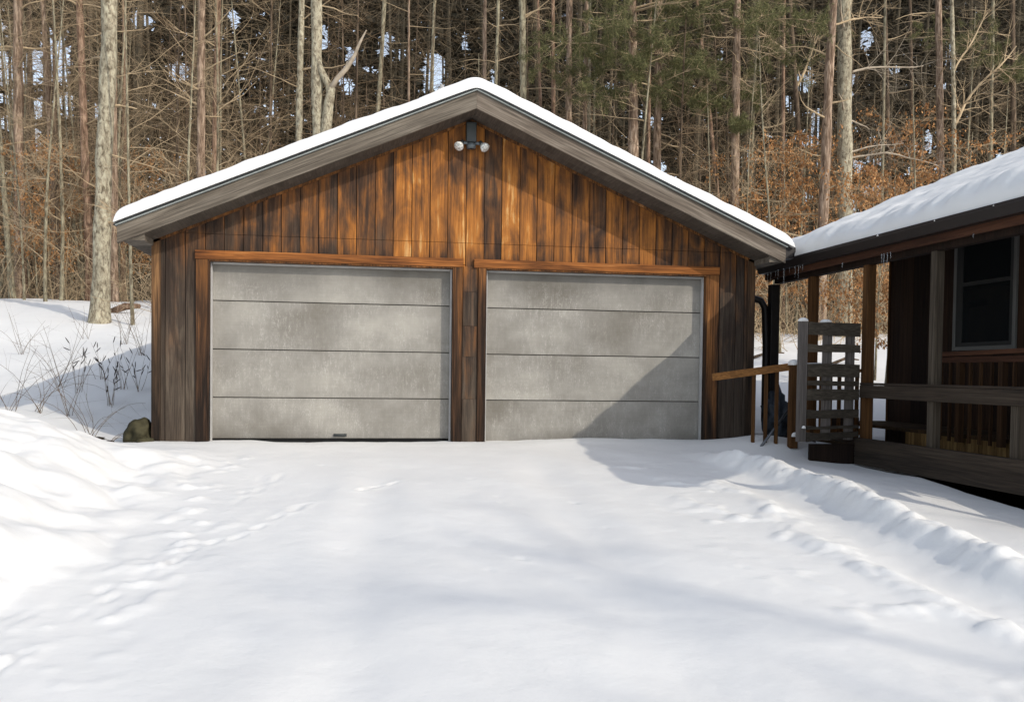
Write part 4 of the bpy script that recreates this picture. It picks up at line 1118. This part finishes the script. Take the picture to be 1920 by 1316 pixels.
# --- far wood: one mass of trunks, branches and dark needles
def far_wood():
    Vs = []; Fs = []; At = []; n0 = 0
    # trunks as crossed tapered tubes
    mbt = MB()
    for k in range(240):
        y = random.uniform(24, 58); x = random.uniform(-.62, 1.15) * (y + 14)
        r = random.uniform(.07, .17); H = random.uniform(16, 26); l = random.gauss(0, .025)
        z0 = gz(x, y)
        mbt.tube([(x + l * h, y, z0 + h - .3) for h in np.linspace(0, H, 5)], [r * (1 - .6 * i / 4) for i in range(5)], 6, attr=random.random(), cap=False)
        for _ in range(11):
            h = random.uniform(2, H); a = random.uniform(0, 2 * pi); L = random.uniform(.8, 2.6)
            p = Vector((x + l * h, y, z0 + h)); d = Vector((math.cos(a), math.sin(a), random.uniform(-.2, .4)))
            branch(mbt, p, d, L, .022, 3, random.uniform(-.08, .1), .15, 3)
    o1 = mbt
    # canopy: a deep dark layer of needle clumps, and in front of it fine twigs
    nA, nB = 300000, 300000
    n = nA + nB
    y = np.concatenate([RNG.uniform(40, 62, nA), RNG.uniform(22, 46, nB)]); x = RNG.uniform(-.62, 1.15, n) * (y + 14)
    zt = RNG.uniform(0, 1, n) * (.45 * (y + 14)) + 1.0
    # look-through gaps expressed as slopes seen from the drive
    sx = x / (y + 10.64); sz = (zt - .81) / (y + 10.64)
    dens = .95 + .8 * fbm(sx * 7, sz * 7, 3, 120) + .3 * fbm(x * .35, zt * .35, 3, 130)
    holes = [(-.345 + random.gauss(0, .03), .29 + random.gauss(0, .035)) for _ in range(16)] + [(.55 + random.gauss(0, .07), .26 + random.gauss(0, .07)) for _ in range(30)] + [(.07 + random.gauss(0, .05), .33 + random.gauss(0, .03)) for _ in range(14)] + [(random.uniform(-.4, .8), random.uniform(.18, .42)) for _ in range(30)] + [(.34 + random.gauss(0, .03), .24 + random.gauss(0, .04)) for _ in range(8)]
    for (hx, hz_) in holes:
        wx_, wz_ = random.uniform(.0035, .010), random.uniform(.005, .014)
        dens -= np.where(np.arange(n) < nA, 2.6, .5) * np.exp(-((sx - hx) / wx_) ** 2 - ((sz - hz_) / wz_) ** 2)
    dens += .5 * S((.16 - sz) / .1)
    dens[:nA] += .25; dens[nA:] = dens[nA:] * .6 + .1
    keep = RNG.random(n) < np.clip(dens, 0.01, 1)
    isA = (np.arange(n) < nA)[keep]
    P = np.stack([x, y, zt], -1)[keep]; n = len(P)
    s = np.where(isA, RNG.uniform(.2, .55, n), RNG.uniform(.15, .75, n))[:, None]
    wd = np.where(isA, RNG.uniform(.3, .5, n) * s[:, 0], RNG.uniform(.006, .016, n))[:, None]
    a = RNG.normal(size=(n, 3)); a[:, 2] *= .55; a /= np.linalg.norm(a, axis=1)[:, None]
    b = RNG.normal(size=(n, 3)); b -= a * (a * b).sum(1)[:, None]; b /= np.linalg.norm(b, axis=1)[:, None]
    V = np.stack([P - a * s, P + b * wd, P + a * s, P - b * wd], 1).reshape(-1, 3)
    me_at = np.repeat(np.where(isA, .22 * RNG.random(n) ** 1.5, .15 + .75 * RNG.random(n) ** 1.5), 4)
    nv = len(o1.v)
    Vt = np.array(o1.v); Ft = np.array([f for f in o1.f if len(f) == 4])
    V_all = np.concatenate([Vt, V]); F_all = np.concatenate([Ft, np.arange(4 * n).reshape(-1, 4) + nv])
    at = np.concatenate([.15 + .5 * np.array(o1.a), me_at])
    o = np_mesh('far_wood', V_all, F_all, FARN, False, None, at)
    return tag(o, 'dense dark mass of distant pine trunks, branches and needles behind the nearer trees', 'wood', kind='stuff')
far_wood()

# --- brush: fine undergrowth twigs along the forest edge
def brush():
    mb = MB()
    for k in range(2000):
        u = random.uniform(-60, 1980); y = random.uniform(14.5, 23) if u < 320 else random.uniform(9.5, 22)
        p = at_y(u, 640, y); z = gz(p.x, y)
        a = random.uniform(0, 2 * pi); el = random.uniform(.3, 1.4)
        d = Vector((math.cos(a) * math.cos(el), math.sin(a) * math.cos(el), math.sin(el)))
        q, rq = branch(mb, (p.x, y, z - .05), d, random.uniform(1.0, 3.8), .009, 6, random.uniform(-.10, .02), .08, 3)
        add_twigs(mb, q, rq, 3, .8, .005, 0)
    o = mb.build('underbrush', TWIG)
    return tag(o, 'tangled bare undergrowth twigs along the forest edge', 'brush', kind='stuff')
brush()

# --- fallen logs on the slope
mb = MB(); b0 = at_y(208, 574, 11.5); b1 = at_y(262, 566, 11.3)
zz = gz(b0.x, 11.5)
mb.tube([(b0.x, 11.5, zz + .02), ((b0.x + b1.x) / 2, 11.4, zz + .14), (b1.x, 11.3, zz + .15)], [.07, .085, .05], 10)
tag(mb.build('fallen_log', B_RED), 'short brown fallen log on the snow behind the thick pale tree', 'log')
for (ua, va, ub, vb, y, lab) in ((1412, 665, 1470, 650, 8, 'thin fallen branch on the snow seen left of the pallet gate'), (1560, 690, 1610, 676, 7, 'fallen branch on the snow seen through the pallet gate')):
    a = at_y(ua, va, y); b = at_y(ub, vb, y + .6); mb = MB()
    mb.tube([(a.x, y, gz(a.x, y) + .03), ((a.x + b.x) / 2, y + .3, gz(a.x, y) + .16), (b.x, y + .6, gz(b.x, y + .6) + .08)], [.035, .03, .015], 7)
    tag(mb.build('fallen_branch', B_DARK), lab, 'branch')

# --- dry weeds between bank and garage
def weed(u, v, y, h, n, pods, label, arch=.12, spread=.35, nm='dry_weed', r=.0035):
    p = at_y(u, v, y); z = gz(p.x, y)
    e = empty(nm, (p.x, y, z), label, 'weed', 'dry weeds on the snow left of the garage')
    mb = MB(); pd = MB(); has = False
    for _ in range(n):
        a = random.uniform(0, 2 * pi); l = h * random.uniform(.55, 1.15)
        d = Vector((math.cos(a) * spread, math.sin(a) * spread, 1))
        q, rq = branch(mb, (random.gauss(0, .04), random.gauss(0, .04), -.05), d, l, r, 8, -arch * random.uniform(.2, 1.4), .06, 4, r1=.4)
        if not pods: add_twigs(mb, q, rq, 3, h * .3, r * .6, 0)
        if pods:
            for i in range(4, len(q)):
                if random.random() < .42:
                    dd = (Vector((random.gauss(0, .5), random.gauss(0, .5), random.choice((1, 1, .4))))).normalized(); c = q[i]
                    mb.tube([c, c + dd * .03, c + dd * .085, c + dd * .11], [.002, .007, .006, .001], 5, attr=1.0)
    mb.build('stems', WEED, e, local=True)
    if has: pd.build('seed_pods', WEEDD, e, local=True)
    return e
wl = [(205, 735, 2.2, .75, 7, True, 'clump of weed stalks with dark seed pods nearest the garage wall', .03, .22),
      (228, 700, 3.2, .7, 7, True, 'clump of podded weed stalks behind the one nearest the wall', .03, .22),
      (262, 700, 3.0, .7, 5, True, 'podded stalks leaning right against the garage edge', .02, .3),
      (145, 712, 3.0, .75, 5, True, 'sparse podded stalks left of the main clump', .03, .25),
      (190, 690, 4.0, .6, 5, True, 'short podded stalks farther up the slope', .03, .25),
      (170, 765, .55, 1.0, 8, False, 'reddish bramble growing out of the dark earth patch', .16, .5),
      (75, 745, 1.8, 1.15, 7, False, 'arching bramble stems above the snow bank', .2, .4),
      (130, 748, 1.6, 1.5, 5, False, 'tall thin bent weed stems left of the bramble', .1, .2),
      (20, 742, 1.8, 1.2, 6, False, 'arching stems at the left edge of the photo', .2, .35),
      (110, 700, 3.5, 1.3, 6, False, 'tangle of thin stems on the open snow slope', .12, .35),
      (40, 660, 6.0, 1.0, 6, False, 'pale low shoots high on the snow slope', .1, .4),
      (235, 640, 7.0, 1.1, 8, False, 'fine bare shoots below the small sapling', .06, .35),
      (268, 640, 6.0, 1.2, 8, False, 'fine bare shoots along the garage edge', .06, .3),
      (160, 640, 8.0, .8, 5, False, 'few fine shoots below the thick pale tree', .08, .4)]
for (u, v, y, h, n, pods, lab, arch, sp) in wl: weed(u, v, y, h, n, pods, lab, arch, sp)
p_ = at_y(110, 1, 1)
for (x_, y_, lab) in ((-2.75, -.05, 'sprig of dry twigs above the mossy stone'), (5.6, 2.2, 'low curled dry weed beyond the porch, near the house corner')):
    e = empty('dry_weed', (x_, y_, gz(x_, y_)), lab, 'weed', 'dry weeds by the buildings'); mb = MB()
    for _ in range(6):
        a = random.uniform(0, 2 * pi); q, rq = branch(mb, (0, 0, -.03), Vector((math.cos(a) * .8, math.sin(a) * .8, 1)), random.uniform(.25, .45), .003, 8, -.16, .05, 4)
    mb.build('stems', WEED, e, local=True)

# --- unseen bare trees behind the camera, added only to dapple the drive with shade
def unseen_shade_wood():
    mb = MB(); rs = random.getstate(); random.seed(41)
    for k in range(17):
        dist = random.uniform(23, 31); lat = random.uniform(-17, 12)
        sd_ = Vector((SUND.x, SUND.y, 0)).normalized(); sdp = Vector((-sd_.y, sd_.x, 0))
        c = Vector((.5, -1, 0)) + sd_ * dist + sdp * lat
        H = (dist - 5.5) * .577 + random.uniform(-3.5, .8) + (2.2 if k % 6 == 0 else 0)
        pts, rad = build_trunk(mb, H, random.uniform(.10, .16), (random.uniform(-.03, .03), 0), .15, 12, .3, 7)
        n0 = len(pts)
        for j in range(len(mb.v) - (len(pts) + 3) * 7, len(mb.v)):
            v = mb.v[j]; mb.v[j] = (v[0] + c.x, v[1] + c.y, v[2] - .6)
        for _ in range(34):
            kk = random.uniform(.3, .99) * (n0 - 1); i = int(kk); p = pts[i].lerp(pts[min(i + 1, n0 - 1)], kk - i) + Vector((c.x, c.y, -.6))
            a = random.uniform(0, 2 * pi)
            q, rq = branch(mb, p, Vector((math.cos(a), math.sin(a), random.uniform(.1, .9))), random.uniform(1.5, 3.6), .032, 6, .02, .12, 3)
            add_twigs(mb, q, rq, 8, 1.3, .016, 1)
    random.setstate(rs)
    o = mb.build('unseen_shade_wood', TWIG2)
    return tag(o, 'unseen bare trees behind the viewer, added to cast soft shade on the drive', 'wood', kind='stuff')
unseen_shade_wood()
